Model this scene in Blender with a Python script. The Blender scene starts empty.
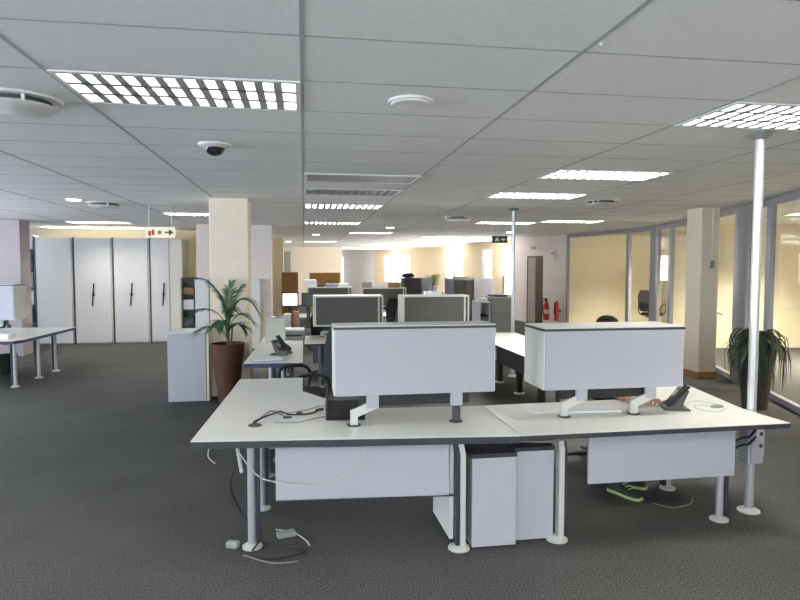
import bpy, bmesh, math, random
from mathutils import Vector, Matrix
random.seed(7)
SC = bpy.context.scene
COL = SC.collection
PI = math.pi
R = math.radians

# ------------------------------------------------------------------ camera
CAMH, CEIL = 1.76, 2.69
cd = bpy.data.cameras.new('camera'); cam = bpy.data.objects.new('camera', cd); COL.objects.link(cam)
cam.location = (0, 0, CAMH); cam.rotation_euler = (R(90-3.1), 0, R(-8.94))
cd.sensor_width = 36; cd.lens = 36*610/800; cd.clip_start = 0.05; cd.clip_end = 200
SC.camera = cam

# ------------------------------------------------------------------ world, exposure, daylight
w = bpy.data.worlds.new('daylight'); SC.world = w; w.use_nodes = True
bg = w.node_tree.nodes['Background']; bg.inputs[0].default_value = (0.93, 0.96, 1.0, 1); bg.inputs[1].default_value = 3.2
SC.view_settings.view_transform = 'Standard'; SC.view_settings.look = 'None'
SC.view_settings.exposure = 1.0; SC.view_settings.gamma = 1; SC.view_settings.use_curve_mapping = False
SC.cycles.use_denoising = True
SC.cycles.max_bounces = 8; SC.cycles.diffuse_bounces = 5; SC.cycles.glossy_bounces = 4
SC.cycles.transmission_bounces = 6; SC.cycles.transparent_max_bounces = 12
SC.cycles.sample_clamp_indirect = 4; SC.cycles.caustics_reflective = False; SC.cycles.caustics_refractive = False

def area(name, loc, rot, sx, sy, power, col=(1, 1, 1), parent=None):
    l = bpy.data.lights.new(name, 'AREA'); l.shape = 'RECTANGLE'; l.size = sx; l.size_y = sy
    l.energy = power; l.color = col
    o = bpy.data.objects.new(name, l); COL.objects.link(o); o.location = loc; o.rotation_euler = rot
    if parent: o.parent = parent
    return o
DAY = (0.80, 0.88, 1.0)
WARM = (1.0, 0.93, 0.80)
NEUT = (1.0, 0.97, 0.90)
# daylight entering the windows behind the camera and along the left side
for i, x in enumerate((-5.6, -2.0, 1.6, 5.2)):
    area('window_daylight', (x, -3.35, 1.75), (R(122), 0, 0), 2.6, 1.5, 30, DAY)   # faces +Y, tilted up as light off bright ground
for y, e in ((1.5, 130), (6.0, 150), (10.5, 55)):
    area('window_daylight', (-8.3, y, 1.75), (R(138), 0, R(-90)), 2.6, 1.5, e, (0.74, 0.82, 1.0))
# daylight through the bright windows of the curved far wall
area('window_daylight', (6.72, 19.92, 1.35), (R(115), 0, R(90-5)), 1.0, 2.3, 110, (1, .97, .93))
area('window_daylight', (6.15, 25.0, 1.35), (R(115), 0, R(90-6)), 1.6, 2.2, 160, (1, .97, .93))
area('window_daylight', (4.3, 31.6, 1.7), (R(100), 0, R(150)), 2.0, 1.3, 75, (1, .97, .93))

# ------------------------------------------------------------------ materials
M = {}
def mat(name, col, rough=.5, metal=0., noise=0., nscale=20., bump=0., spec=.5, emit=None, estr=0., stretch=None):
    m = bpy.data.materials.new(name); m.use_nodes = True
    nt = m.node_tree; b = nt.nodes['Principled BSDF']
    b.inputs['Base Color'].default_value = (*col, 1); b.inputs['Roughness'].default_value = rough
    b.inputs['Metallic'].default_value = metal; b.inputs['Specular IOR Level'].default_value = spec
    if noise or bump:
        tc = nt.nodes.new('ShaderNodeTexCoord'); n = nt.nodes.new('ShaderNodeTexNoise')
        n.inputs['Scale'].default_value = nscale; n.inputs['Detail'].default_value = 5
        mp = nt.nodes.new('ShaderNodeMapping')
        if stretch: mp.inputs['Scale'].default_value = stretch
        nt.links.new(tc.outputs['Object'], mp.inputs[0]); nt.links.new(mp.outputs[0], n.inputs['Vector'])
        if noise:
            r = nt.nodes.new('ShaderNodeMix'); r.data_type = 'RGBA'
            r.inputs[6].default_value = (*[max(0, c*(1-noise)) for c in col], 1)
            r.inputs[7].default_value = (*[min(1, c*(1+noise)) for c in col], 1)
            mr = nt.nodes.new('ShaderNodeMapRange'); mr.inputs[1].default_value = .3; mr.inputs[2].default_value = .7
            nt.links.new(n.outputs[0], mr.inputs[0]); nt.links.new(mr.outputs[0], r.inputs[0])
            nt.links.new(r.outputs[2], b.inputs['Base Color'])
        if bump:
            bp = nt.nodes.new('ShaderNodeBump'); bp.inputs['Strength'].default_value = bump; bp.inputs['Distance'].default_value = .01
            nt.links.new(n.outputs[0], bp.inputs['Height']); nt.links.new(bp.outputs[0], b.inputs['Normal'])
    if emit:
        b.inputs['Emission Color'].default_value = (*emit, 1); b.inputs['Emission Strength'].default_value = estr
    M[name] = m; return m
def glass(name, tint, amount):
    m = bpy.data.materials.new(name); m.use_nodes = True; nt = m.node_tree; nt.nodes.clear()
    out = nt.nodes.new('ShaderNodeOutputMaterial'); t = nt.nodes.new('ShaderNodeBsdfTransparent'); g = nt.nodes.new('ShaderNodeBsdfGlossy')
    t.inputs[0].default_value = (*tint, 1); g.inputs['Roughness'].default_value = .02
    mx = nt.nodes.new('ShaderNodeMixShader'); f = nt.nodes.new('ShaderNodeLayerWeight')
    pw = nt.nodes.new('ShaderNodeMath'); pw.operation = 'POWER'; pw.inputs[1].default_value = 4.5
    mm = nt.nodes.new('ShaderNodeMath'); mm.operation = 'MULTIPLY_ADD'; mm.inputs[1].default_value = .85*amount; mm.inputs[2].default_value = .035
    f.inputs[0].default_value = .5; nt.links.new(f.outputs['Facing'], pw.inputs[0]); nt.links.new(pw.outputs[0], mm.inputs[0]); nt.links.new(mm.outputs[0], mx.inputs[0])
    nt.links.new(t.outputs[0], mx.inputs[1]); nt.links.new(g.outputs[0], mx.inputs[2]); nt.links.new(mx.outputs[0], out.inputs[0])
    M[name] = m; return m
mat('ceiling_tile', (.90, .905, .91), .9, noise=.04, nscale=60, spec=.1)
mat('tee_and_gap_shade', (.44, .45, .46), .9)
mat('white_metal', (.82, .82, .80), .4)
mat('louvre', (.50, .51, .53), .45, metal=.2)
mat('lamp_on', (1, 1, 1), .5, emit=(1, .98, .93), estr=7)
mat('lamp_off', (.78, .80, .82), .4)
mat('wall_cream', (.92, .82, .68), .8, noise=.02, nscale=8, spec=.2)
mat('wall_white', (.84, .82, .80), .8, spec=.2)
mat('wall_peach', (.83, .68, .48), .8, spec=.2)
mat('wall_yellow', (.92, .83, .66), .8, spec=.2)
mat('pillar_mauve', (.46, .41, .43), .8, spec=.2)
mat('pillar_pink', (.84, .77, .74), .8, spec=.2)
mat('skirting_wood', (.36, .17, .07), .5)
mat('frame_alu', (.33, .34, .40), .4, metal=.3)
mat('alu', (.66, .67, .70), .35, metal=.6)
mat('foot_alu', (.66, .66, .63), .4, metal=.2)
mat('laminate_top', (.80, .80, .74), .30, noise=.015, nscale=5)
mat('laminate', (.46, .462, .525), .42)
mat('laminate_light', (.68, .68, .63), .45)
mat('cab_white', (.70, .70, .71), .4)
mat('cab_cream', (.80, .77, .66), .5)
mat('edge_dark', (.035, .038, .05), .45)
mat('edge_blue', (.03, .035, .11), .4)
mat('dark_grey', (.05, .052, .058), .5)
mat('tambour', (.085, .085, .08), .55)
mat('black_plastic', (.012, .012, .014), .45)
mat('black_fabric', (.012, .012, .014), .9, noise=.3, nscale=120)
mat('grey_plastic', (.05, .053, .053), .45)
mat('screen_grey', (.28, .31, .29), .3)
mat('mid_grey', (.27, .28, .27), .5)
mat('steel_grey', (.30, .32, .30), .5)
mat('frame_light', (.36, .37, .42), .5)
mat('purple_grey', (.25, .24, .28), .5)
mat('dark_door', (.03, .027, .028), .5)
mat('paper', (.85, .86, .88), .8)
mat('blue_folder', (.22, .25, .45), .5)
mat('cable_white', (.62, .62, .60), .5)
mat('cable_grey', (.25, .25, .25), .5)
mat('cable_black', (.01, .01, .01), .5)
mat('red', (.50, .03, .03), .35)
mat('pot_brown', (.075, .026, .013), .6, noise=.1, nscale=6)
mat('pot_dark', (.035, .022, .017), .5)
mat('soil', (.03, .02, .015), .95)
mat('leaf', (.055, .12, .05), .5, noise=.35, nscale=14)
mat('leaf_dark', (.025, .045, .022), .5, noise=.4, nscale=10)
mat('leaf_pale', (.40, .50, .22), .6, noise=.3, nscale=14)
mat('stem', (.13, .14, .06), .7)
mat('wood_orange', (.52, .27, .07), .5, noise=.12, nscale=6, stretch=(1, 1, 8))
mat('wood_brown', (.30, .16, .05), .5, noise=.12, nscale=6, stretch=(1, 1, 8))
mat('door_wood', (.055, .026, .013), .5)
mat('interior_grey', (.34, .31, .26), .6)
mat('exit_green', (.03, .09, .06), .5)
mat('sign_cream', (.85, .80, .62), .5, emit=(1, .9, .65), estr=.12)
mat('sign_mark', (.12, .07, .06), .5)
mat('screen_on', (.5, .6, .7), .3, emit=(.72, .88, 1), estr=.6)
mat('skin', (.42, .22, .16), .55)
mat('hair', (.022, .016, .012), 1.0, spec=.1, noise=.3, nscale=80)
mat('cloth_dark', (.02, .021, .028), .9)
mat('shoe_black', (.012, .013, .014), .6)
mat('shoe_lime', (.42, .52, .20), .5)
mat('dome_dark', (.015, .015, .018), .1)
mat('blind', (.88, .88, .90), .8)
mat('pink_thing', (.36, .19, .16), .7)
glass('clear_glass', (.95, .97, .95), 1.0)
glass('green_glass', (.96, .965, .93), .6)

# carpet: dark loop pile, two-tone flecks
m = mat('carpet', (.06, .06, .06), .95, spec=.1); nt = m.node_tree; b = nt.nodes['Principled BSDF']
tc = nt.nodes.new('ShaderNodeTexCoord'); n1 = nt.nodes.new('ShaderNodeTexNoise'); n2 = nt.nodes.new('ShaderNodeTexNoise')
n1.inputs['Scale'].default_value = 120; n1.inputs['Detail'].default_value = 5; n2.inputs['Scale'].default_value = 1.6; n2.inputs['Detail'].default_value = 4
cr = nt.nodes.new('ShaderNodeValToRGB'); cr.color_ramp.elements[0].position = .38; cr.color_ramp.elements[1].position = .64
cr.color_ramp.elements[0].color = (.030, .031, .030, 1); cr.color_ramp.elements[1].color = (.150, .150, .141, 1)
mx = nt.nodes.new('ShaderNodeMix'); mx.data_type = 'RGBA'; mx.blend_type = 'MULTIPLY'; mx.inputs[0].default_value = 1
mr = nt.nodes.new('ShaderNodeMapRange'); mr.inputs[3].default_value = .72; mr.inputs[4].default_value = 1.22
for nn in (n1, n2): nt.links.new(tc.outputs['Object'], nn.inputs['Vector'])
nt.links.new(n1.outputs[0], cr.inputs[0]); nt.links.new(n2.outputs[0], mr.inputs[0])
nt.links.new(cr.outputs[0], mx.inputs[6]); nt.links.new(mr.outputs[0], mx.inputs[7]); nt.links.new(mx.outputs[2], b.inputs['Base Color'])
bp = nt.nodes.new('ShaderNodeBump'); bp.inputs['Strength'].default_value = .2; bp.inputs['Distance'].default_value = .003
nt.links.new(n1.outputs[0], bp.inputs['Height']); nt.links.new(bp.outputs[0], b.inputs['Normal'])

# ------------------------------------------------------------------ mesh helpers
class MB:
    def __init__(s): s.bm = bmesh.new()
    def box(s, x0, x1, y0, y1, z0, z1, T=None):
        c = [(x0, y0, z0), (x1, y0, z0), (x1, y1, z0), (x0, y1, z0), (x0, y0, z1), (x1, y0, z1), (x1, y1, z1), (x0, y1, z1)]
        v = [s.bm.verts.new((T @ Vector(p)) if T else p) for p in c]
        for f in ((0, 3, 2, 1), (4, 5, 6, 7), (0, 1, 5, 4), (1, 2, 6, 5), (2, 3, 7, 6), (3, 0, 4, 7)): s.bm.faces.new([v[i] for i in f])
        return s
    def prism(s, pts, z0, z1, T=None, bev=0):
        f = lambda p, z: (T @ Vector((p[0], p[1], z))) if T else Vector((p[0], p[1], z))
        a = [s.bm.verts.new(f(p, z0)) for p in pts]; b = [s.bm.verts.new(f(p, z1)) for p in pts]
        n = len(pts)
        s.bm.faces.new(a[::-1]); s.bm.faces.new(b)
        for i in range(n): s.bm.faces.new((a[i], a[(i+1) % n], b[(i+1) % n], b[i]))
        return s
    def lathe(s, prof, c=(0, 0, 0), n=24, T=None):      # prof: (r, z)
        rings = []
        for r, z in prof:
            ring = []
            for k in range(n):
                a = 2*PI*k/n; p = Vector((c[0]+r*math.cos(a), c[1]+r*math.sin(a), c[2]+z))
                ring.append(s.bm.verts.new(T @ p if T else p))
            rings.append(ring)
        for i in range(len(rings)-1):
            for k in range(n): s.bm.faces.new((rings[i][k], rings[i][(k+1) % n], rings[i+1][(k+1) % n], rings[i+1][k]))
        s.bm.faces.new(rings[0][::-1]); s.bm.faces.new(rings[-1])
        return s
    def tube(s, pts, r, n=8, smooth=False):
        P = [Vector(p) for p in pts]
        if smooth: P = spline(P)
        rad = r if isinstance(r, (list, tuple)) else [r]*len(P)
        prev = None; rings = []
        for i, p in enumerate(P):
            d = (P[min(i+1, len(P)-1)]-P[max(i-1, 0)]).normalized()
            if prev is None: u = d.orthogonal().normalized()
            else: u = (prev-d*prev.dot(d)).normalized()
            prev = u; v = d.cross(u)
            rings.append([s.bm.verts.new(p+(u*math.cos(2*PI*k/n)+v*math.sin(2*PI*k/n))*rad[i]) for k in range(n)])
        for i in range(len(rings)-1):
            for k in range(n): s.bm.faces.new((rings[i][k], rings[i][(k+1) % n], rings[i+1][(k+1) % n], rings[i+1][k]))
        s.bm.faces.new(rings[0][::-1]); s.bm.faces.new(rings[-1])
        return s
    def strip(s, pts, widths, side):                     # ribbon with slight fold
        L = []
        for p, wd in zip(pts, widths):
            p = Vector(p); sd = Vector(side)
            L.append((s.bm.verts.new(p-sd*wd+Vector((0, 0, wd*.35))), s.bm.verts.new(p), s.bm.verts.new(p+sd*wd+Vector((0, 0, wd*.35)))))
        for a, b in zip(L, L[1:]):
            s.bm.faces.new((a[0], a[1], b[1], b[0])); s.bm.faces.new((a[1], a[2], b[2], b[1]))
        return s
def spline(P, k=6):
    out = []
    for i in range(len(P)-1):
        p0 = P[max(i-1, 0)]; p1 = P[i]; p2 = P[i+1]; p3 = P[min(i+2, len(P)-1)]
        for j in range(k):
            t = j/k
            out.append(.5*((2*p1)+(p2-p0)*t+(2*p0-5*p1+4*p2-p3)*t*t+(3*p1-p0-3*p2+p3)*t**3))
    out.append(P[-1]); return out
def obj(name, mb, material, parent=None, bevel=0, smooth=False, label=None, seg=2):
    me = bpy.data.meshes.new(name); bmesh.ops.recalc_face_normals(mb.bm, faces=mb.bm.faces[:]); mb.bm.to_mesh(me); mb.bm.free()
    me.materials.append(M[material]); o = bpy.data.objects.new(name, me); COL.objects.link(o)
    if parent: o.parent = parent
    if smooth:
        for p in me.polygons: p.use_smooth = True
        me.set_sharp_from_angle(angle=R(40))
    if bevel:
        bv = o.modifiers.new('bevel', 'BEVEL'); bv.width = bevel; bv.segments = seg; bv.limit_method = 'ANGLE'; bv.angle_limit = R(40)
    if label: o['label'] = label
    return o
def thing(name, label, cat, loc=(0, 0, 0), rz=0, group=None):
    o = bpy.data.objects.new(name, None); COL.objects.link(o); o.location = loc; o.rotation_euler = (0, 0, rz)
    o.empty_display_size = .1; return tag(o, label, cat, group)
def tag(o, label, cat, group=None):
    o['label'] = label; o['category'] = cat
    if group: o['group'] = group
    return o
def struct(name, mb, material, parent=None, **k):
    o = obj(name, mb, material, parent, **k)
    if not parent: o['kind'] = 'structure'
    return o
def struct_empty(name):
    o = bpy.data.objects.new(name, None); COL.objects.link(o); o['kind'] = 'structure'; return o
def dup(root, loc, rz, label, group=None):
    r = root.copy(); COL.objects.link(r); r.location = loc; r.rotation_euler = (0, 0, rz); r.scale = (1, 1, 1); r['label'] = label
    if group: r['group'] = group
    for ch in list(root.children):
        c = ch.copy(); COL.objects.link(c); c.parent = r
        for g in ch.children:
            d = g.copy(); COL.objects.link(d); d.parent = c
    return r

# ------------------------------------------------------------------ structure: floor and ceiling
struct('floor', MB().box(-9, 13, -4, 38, -.08, 0), 'carpet')
FIX = []            # ceiling cells (i, j) taken by recessed light fittings: x = 1.2 i, y = .14 + .6 j
def cell(x, y): return (math.floor((x+.01)/1.2), math.floor((y-.14+.01)/.6))
def cellxy(c): return (1.2*c[0], .14+.6*c[1])
fit = [  # x, y inside the cell, lit, label
 (-1.1, 3.3, .16, 'large dimly lit louvred ceiling light nearest the camera on the left'),
 (2.5, 3.3, True, 'brightly lit louvred ceiling light above the nearest service pole at right'),
 (2.5, 5.6, True, 'lit louvred ceiling light in the second row, right of centre'),
 (2.5, 7.4, True, 'lit louvred ceiling light just before the far service pole'),
 (.1, 7.4, False, 'dark unlit louvred ceiling light in the centre of the ceiling'),
 (-2.3, 11, .45, 'lit louvred ceiling light partly hidden by the cream pillar'),
 (4.9, 11.6, True, 'thin bright louvred ceiling light near the glazed partition'),
 (3.7, 12.2, True, 'small distant lit ceiling light right of the round air diffuser'),
 (-3.8, 13.4, True, 'small distant lit ceiling light beside the hanging arrow sign'),
 (.1, 9.2, .45, 'narrow lit ceiling light behind the dark central one'),
 (.1, 12.8, .45, 'distant lit ceiling light over the third row of cabinets, left one'),
 (1.3, 16.4, .45, 'distant lit ceiling light low in the centre over the far desks'),
 (3.7, 18.2, .45, 'farthest lit ceiling light near the bright windows'),
 (-4.9, 15.2, True, 'ceiling light washing the top of the tall shelving units, left one'),
 (-3.7, 15.2, True, 'ceiling light washing the top of the tall shelving units, right one'),
 (-4.9, 8.6, False, 'unlit louvred ceiling light over the left side desk'),
 (.1, 22.5, .45, 'far ceiling light before the cream end wall'),
 (2.5, 25.5, True, 'far ceiling light between the end wall and the curved windows'),
 (-3.5, 3.3, True, 'unseen added louvred ceiling light left of the large dim one, near the left windows'),  # this run of lamps is added out of view to brighten the desktops
 (.1, .4, True, 'unseen added louvred ceiling light straight above the camera'),
 (-2.3, .4, True, 'unseen added louvred ceiling light above and left of the camera'),
 (2.5, .4, True, 'unseen added louvred ceiling light above and right of the camera'),
 (-5.9, 7.0, True, 'unseen added louvred ceiling light by the left windows, beyond the side desk'),  # last of the lamps added out of view
 (8.5, 13, True, 'ceiling light inside the far glazed office'),
 (8.5, 9.5, True, 'ceiling light inside the middle glazed office'),
 (7.3, 5.6, True, 'ceiling light inside the nearest glazed office'),
]
cells = {cell(f[0], f[1]) for f in fit}
slot_c = {(0, 10)}
mb = MB()
for i in range(-8, 11):
    for j in range(-7, 64):
        if (i, j) in cells or (i, j) in slot_c: continue
        x, y = cellxy((i, j)); mb.box(x, x+1.2, y, y+.6, CEIL, CEIL+.015)
struct('ceiling', mb, 'ceiling_tile')
struct('ceiling', MB().box(-9.6, 13.2, -4.1, 38.6, CEIL+.2, CEIL+.24), 'dark_grey')
mb = MB()
for i in range(-8, 12): mb.box(1.2*i-.010, 1.2*i+.010, -4, 38.4, CEIL-.002, CEIL+.002)
for j in range(-7, 65): y = .14+.6*j; mb.box(-9.6, 13.2, y-.006, y+.006, CEIL-.001, CEIL+.001)  # thin grey cross strips paint the shadow line of the tile gaps
struct('trim_1', mb, 'tee_and_gap_shade')

def louvre_light(x, y, lit, label):
    power, tone = (105 if y < 3 else 36 if y < 5 else 105 if y < 8.5 else 175 if y < 12 else 190, NEUT if y < 12 else WARM)
    if x > 7: power, tone = 950, (1, .93, .80)
    if x < -3 and y > 13: power = 75
    cx, cy = cellxy(cell(x, y))
    t = thing('ceiling_light', label, 'ceiling light', (cx+.6, cy+.3, CEIL-.006), 0, 'recessed louvred ceiling lights')
    f = MB()
    f.box(-.59, .59, -.295, -.270, -.004, .012).box(-.59, .59, .270, .295, -.004, .012).box(-.59, -.565, -.27, .27, -.004, .012).box(.565, .59, -.27, .27, -.004, .012)
    obj('frame', f, 'white_metal', t)
    h = MB(); h.box(-.585, .585, -.285, .285, .13, .14).box(-.585, .585, -.29, -.28, .012, .14).box(-.585, .585, .28, .29, .012, .14).box(-.59, -.58, -.285, .285, .012, .14).box(.58, .59, -.285, .285, .012, .14)
    obj('housing', h, 'lamp_off', t)
    l = MB()
    for k in range(1, 12):                                # tapered cross blades
        X = -.57+k*.095
        l.prism([(X-.021, 0), (X+.021, 0), (X+.004, .066), (X-.004, .066)], -.27, .27, Matrix(((1, 0, 0, 0), (0, 0, 1, 0), (0, 1, 0, 0), (0, 0, 0, 1))))
    for Y in (-.27, -.09, .09, .27):
        l.prism([(Y-.018, 0), (Y+.018, 0), (Y+.004, .07), (Y-.004, .07)], -.565, .565, Matrix(((0, 0, 1, 0), (1, 0, 0, 0), (0, 1, 0, 0), (0, 0, 0, 1))))
    obj('louvre', l, 'louvre', t)
    for Y in (-.18, 0, .18):
        obj('tube', MB().tube([(-.56, Y, .095), (.56, Y, .095)], .013, 8), 'lamp_on' if lit else 'lamp_off', t, smooth=True)
    if lit: area('lamp', (0, 0, .125), (0, 0, 0), 1.1, .5, power*lit, tone, t)
    return t
for f in fit: louvre_light(*f)

# return air slot next to the central light
t = thing('air_grille', 'long pale blue-grey ceiling panel with a slot before the dark central light', 'vent', (.6, 6.44, CEIL-.008))
obj('frame', MB().box(-.59, .59, -.29, -.25, -.006, .01).box(-.59, .59, .25, .29, -.006, .01).box(-.59, -.56, -.25, .25, -.006, .01).box(.56, .59, -.25, .25, -.006, .01), 'white_metal', t)
mb = MB()
for k in range(6): mb.box(-.56, .56, -.24+k*.085, -.175+k*.085, .0, .012)
obj('slat', mb, 'frame_alu', t)

def diffuser(x, y, r, label, drop=.05):
    t = thing('air_diffuser', label, 'air diffuser', (x, y, CEIL), 0)
    obj('ring', MB().lathe([(r*1.08, -.012), (r*1.12, 0), (r*.9, -.001)], n=40), 'white_metal', t, smooth=True)
    obj('throat', MB().lathe([(r*.82, -drop), (r*.82, 0)], n=32), 'dark_grey', t, smooth=True)
    obj('plate', MB().lathe([(r*.2, -drop-.016), (r*.9, -drop-.010), (r, -drop+.004), (r*.97, -drop+.008)], n=40), 'white_metal', t, smooth=True)
    for k in range(4):
        a = k*PI/2+.5; obj('bracket', MB().box(-.008, .008, -.008, .008, -drop, 0, Matrix.Translation((r*.9*math.cos(a), r*.9*math.sin(a), 0))), 'white_metal', t)
diffuser(-1.55, 3.72, .195, 'large round white air diffuser at the left edge by the big light')
diffuser(.60, 3.43, .115, 'small flat round white disc fitting near the ceiling centre', .012)
diffuser(-2.86, 9.5, .22, 'distant round air diffuser above the tall white shelving')
diffuser(4.15, 8.1, .23, 'round air diffuser in front of the cream pillar on the right')
diffuser(2.83, 11.1, .24, 'round air diffuser beyond the far service pole, near ceiling centre')
t = thing('security_camera', 'small dark dome security camera on white base under the ceiling', 'security camera', (-.66, 4.85, CEIL))
obj('base', MB().lathe([(.085, -.03), (.12, -.012), (.125, 0)], n=32), 'white_metal', t, smooth=True)
obj('dome', MB().lathe([(.004, -.088), (.03, -.084), (.055, -.07), (.070, -.048), (.074, -.028)], n=28), 'dome_dark', t, smooth=True)
for x, y, lb in ((-3.1, 9.0, 'small bright square downlight left of the distant round diffuser'), (.35, 17.6, 'small round downlight before the cream end wall, upper one'),
                 (-.55, 22.5, 'small round downlight beside the greenish column'), (5.4, 15.6, 'small downlight in front of the exit wall'), (2.0, 14.2, 'small downlight over the third desk row')):
    t = thing('downlight', lb, 'downlight', (x, y, CEIL), 0, 'recessed downlights')
    obj('ring', MB().lathe([(.10, -.012), (.12, -.003), (.12, 0)], n=24), 'white_metal', t, smooth=True)
    obj('lens', MB().lathe([(.085, -.02), (.09, -.011)], n=24), 'lamp_on', t, smooth=True)
for x, y, lb in ((1.23, 2.43, 'tiny white sprinkler head on the near ceiling tile right of centre'),):
    tag(obj('sprinkler', MB().lathe([(.006, -.012), (.005, -.01), (.005, -.005), (.012, -.003), (.012, 0)], (x, y, CEIL), 12), 'white_metal', smooth=True), lb, 'sprinkler')

# ------------------------------------------------------------------ structure: walls
def wseg(mb, a, b, z0, z1, th=.12):
    a = Vector(a); b = Vector(b); d = (b-a).normalized(); n = Vector((-d.y, d.x))
    mb.prism([a, b, b+n*th, a+n*th], z0, z1); return mb
TOP = CEIL+.15
def lerp(a, b, s): return (a[0]+(b[0]-a[0])*s, a[1]+(b[1]-a[1])*s)
nwin = [0]
def window(a, b, z0, z1, mull=1, blind=0.):
    """frame, mullions and pane between plan points a and b"""
    nwin[0] += 1; root = struct_empty('window_%d' % nwin[0])
    f = MB(); e = .05; L = math.dist(a, b)
    wseg(f, a, b, z0, z0+e, .06); wseg(f, a, b, z1-e, z1, .06)
    for k in range(mull+1):
        s = k/mull; s0 = max(0, s-.03/L); s1 = min(1, s+.03/L); wseg(f, lerp(a, b, s0), lerp(a, b, s1), z0+e, z1-e, .06)
    obj('window_frame', f, 'white_metal', root)
    g = MB(); d = Vector((b[0]-a[0], b[1]-a[1])).normalized(); n = Vector((-d.y, d.x))*.03
    wseg(g, (a[0]+n.x, a[1]+n.y), (b[0]+n.x, b[1]+n.y), z0+e, z1-e, .006)
    obj('pane', g, 'clear_glass', root)
# wall behind the camera, with four daylight windows
mb = MB(); wx = [(-6.9, -4.3), (-3.3, -.7), (.3, 2.9), (3.9, 6.5)]
mb.box(-8.62, 9.6, -3.62, -3.5, 0, .95).box(-8.62, 9.6, -3.62, -3.5, 2.5, TOP)
xs = [-8.62]+[v for p in wx for v in p]+[9.6]
for k in range(0, len(xs), 2): mb.box(xs[k], xs[k+1], -3.62, -3.5, .95, 2.5)
struct('wall_front', mb, 'wall_white')
for a, b in wx: window((b, -3.6), (a, -3.6), .95, 2.5, 2)
# left wall with three windows
mb = MB(); wy = [(.2, 2.8), (4.7, 7.3), (9.2, 11.8)]
mb.box(-8.62, -8.5, -3.5, 16.2, 0, .95).box(-8.62, -8.5, -3.5, 16.2, 2.5, TOP)
ys = [-3.5]+[v for p in wy for v in p]+[16.2]
for k in range(0, len(ys), 2): mb.box(-8.62, -8.5, ys[k], ys[k+1], .95, 2.5)
struct('wall_left', mb, 'wall_white')
for a, b in wy: window((-8.53, b), (-8.53, a), .95, 2.5, 2)
# wall behind the shelving, the wall stub beside the pillar, and the far room walls
mb = MB().box(-7.4, -2.3, 16.2, 16.32, 0, TOP).box(-8.62, -7.4, 16.2, 16.32, 0, .9).box(-8.62, -7.4, 16.2, 16.32, 2.45, TOP).box(-8.62, -8.3, 16.2, 16.32, .9, 2.45)
struct('wall_back_left', mb, 'wall_yellow'); window((-8.3, 16.26), (-7.4, 16.26), .9, 2.45, 1)
struct('wall_stub', MB().box(-2.3, -.72, 13.9, 14.4, 0, TOP), 'pillar_pink')
struct('wall_far_left', MB().box(-2.4, -2.3, 14.4, 28.8, 0, TOP), 'wall_cream')
struct('wall_back', MB().box(-2.3, 1.78, 28.8, 28.92, 0, TOP), 'wall_cream')
struct('wall_recess', MB().box(1.66, 1.78, 28.92, 37, 0, TOP), 'wall_white')
# right-hand curved outer wall: plan polyline with full-height bright windows
P = [(7.35, 16.4), (6.9, 19.5), (6.3, 25.5), (5.9, 29.0), (1.7, 37.2)]
def outer(a, b, wins, material, name):
    mb = MB(); s = 0.
    for (s0, s1, z0, z1, mull) in wins:
        wseg(mb, lerp(a, b, s0), lerp(a, b, s), 0, TOP)
        wseg(mb, lerp(a, b, s1), lerp(a, b, s0), 0, z0); wseg(mb, lerp(a, b, s1), lerp(a, b, s0), z1, TOP)
        window(lerp(a, b, s1), lerp(a, b, s0), z0, z1, mull); s = s1
    wseg(mb, b, lerp(a, b, s), 0, TOP); struct(name, mb, material)
# wall with the exit door (door gap s .40-.715)
a, b = P[0], P[1]; mb = MB()
wseg(mb, lerp(a, b, .40), a, 0, TOP); wseg(mb, lerp(a, b, .715), lerp(a, b, .40), 2.1, TOP); wseg(mb, b, lerp(a, b, .715), 0, TOP)
struct('wall_exit', mb, 'pillar_pink')
outer(P[1], P[2], [(.0, .156, .12, 2.45, 1), (.301, .458, .12, 2.45, 1), (.794, .995, .12, 2.45, 1)], 'wall_peach', 'wall_right_far')
outer(P[2], P[3], [(.005, .26, .12, 2.45, 1)], 'wall_peach', 'wall_right_bend')
mid = lerp(P[3], P[4], .50)
outer(P[3], mid, [(.30, .80, .95, 2.40, 2)], 'wall_peach', 'wall_back_right')
outer(mid, P[4], [(.72, .90, .2, 2.40, 1)], 'wall_white', 'wall_back_middle')
# exit doorway: brown leaf, grey panel added in place of the interior beyond
d1 = struct_empty('door_1')
da, db = lerp(a, b, .40), lerp(a, b, .715)
f = MB(); wseg(f, lerp(a, b, .42), da, 0, 2.1, .14); wseg(f, db, lerp(a, b, .695), 0, 2.1, .14); wseg(f, db, da, 2.05, 2.1, .14)
obj('door_frame', f, 'door_wood', d1)
f = MB(); wseg(f, lerp(a, b, .69), lerp(a, b, .545), .01, 2.05, .04); obj('interior_panel', f, 'interior_grey', d1)
f = MB(); wseg(f, lerp(a, b, .54), lerp(a, b, .425), .01, 2.05, .04); obj('side_leaf', f, 'door_wood', d1)
struct('wall_corridor', MB().box(8.3, 8.42, 16.6, 20.5, 0, TOP).box(7.15, 8.3, 19.2, 19.3, 0, TOP), 'interior_grey')

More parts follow.
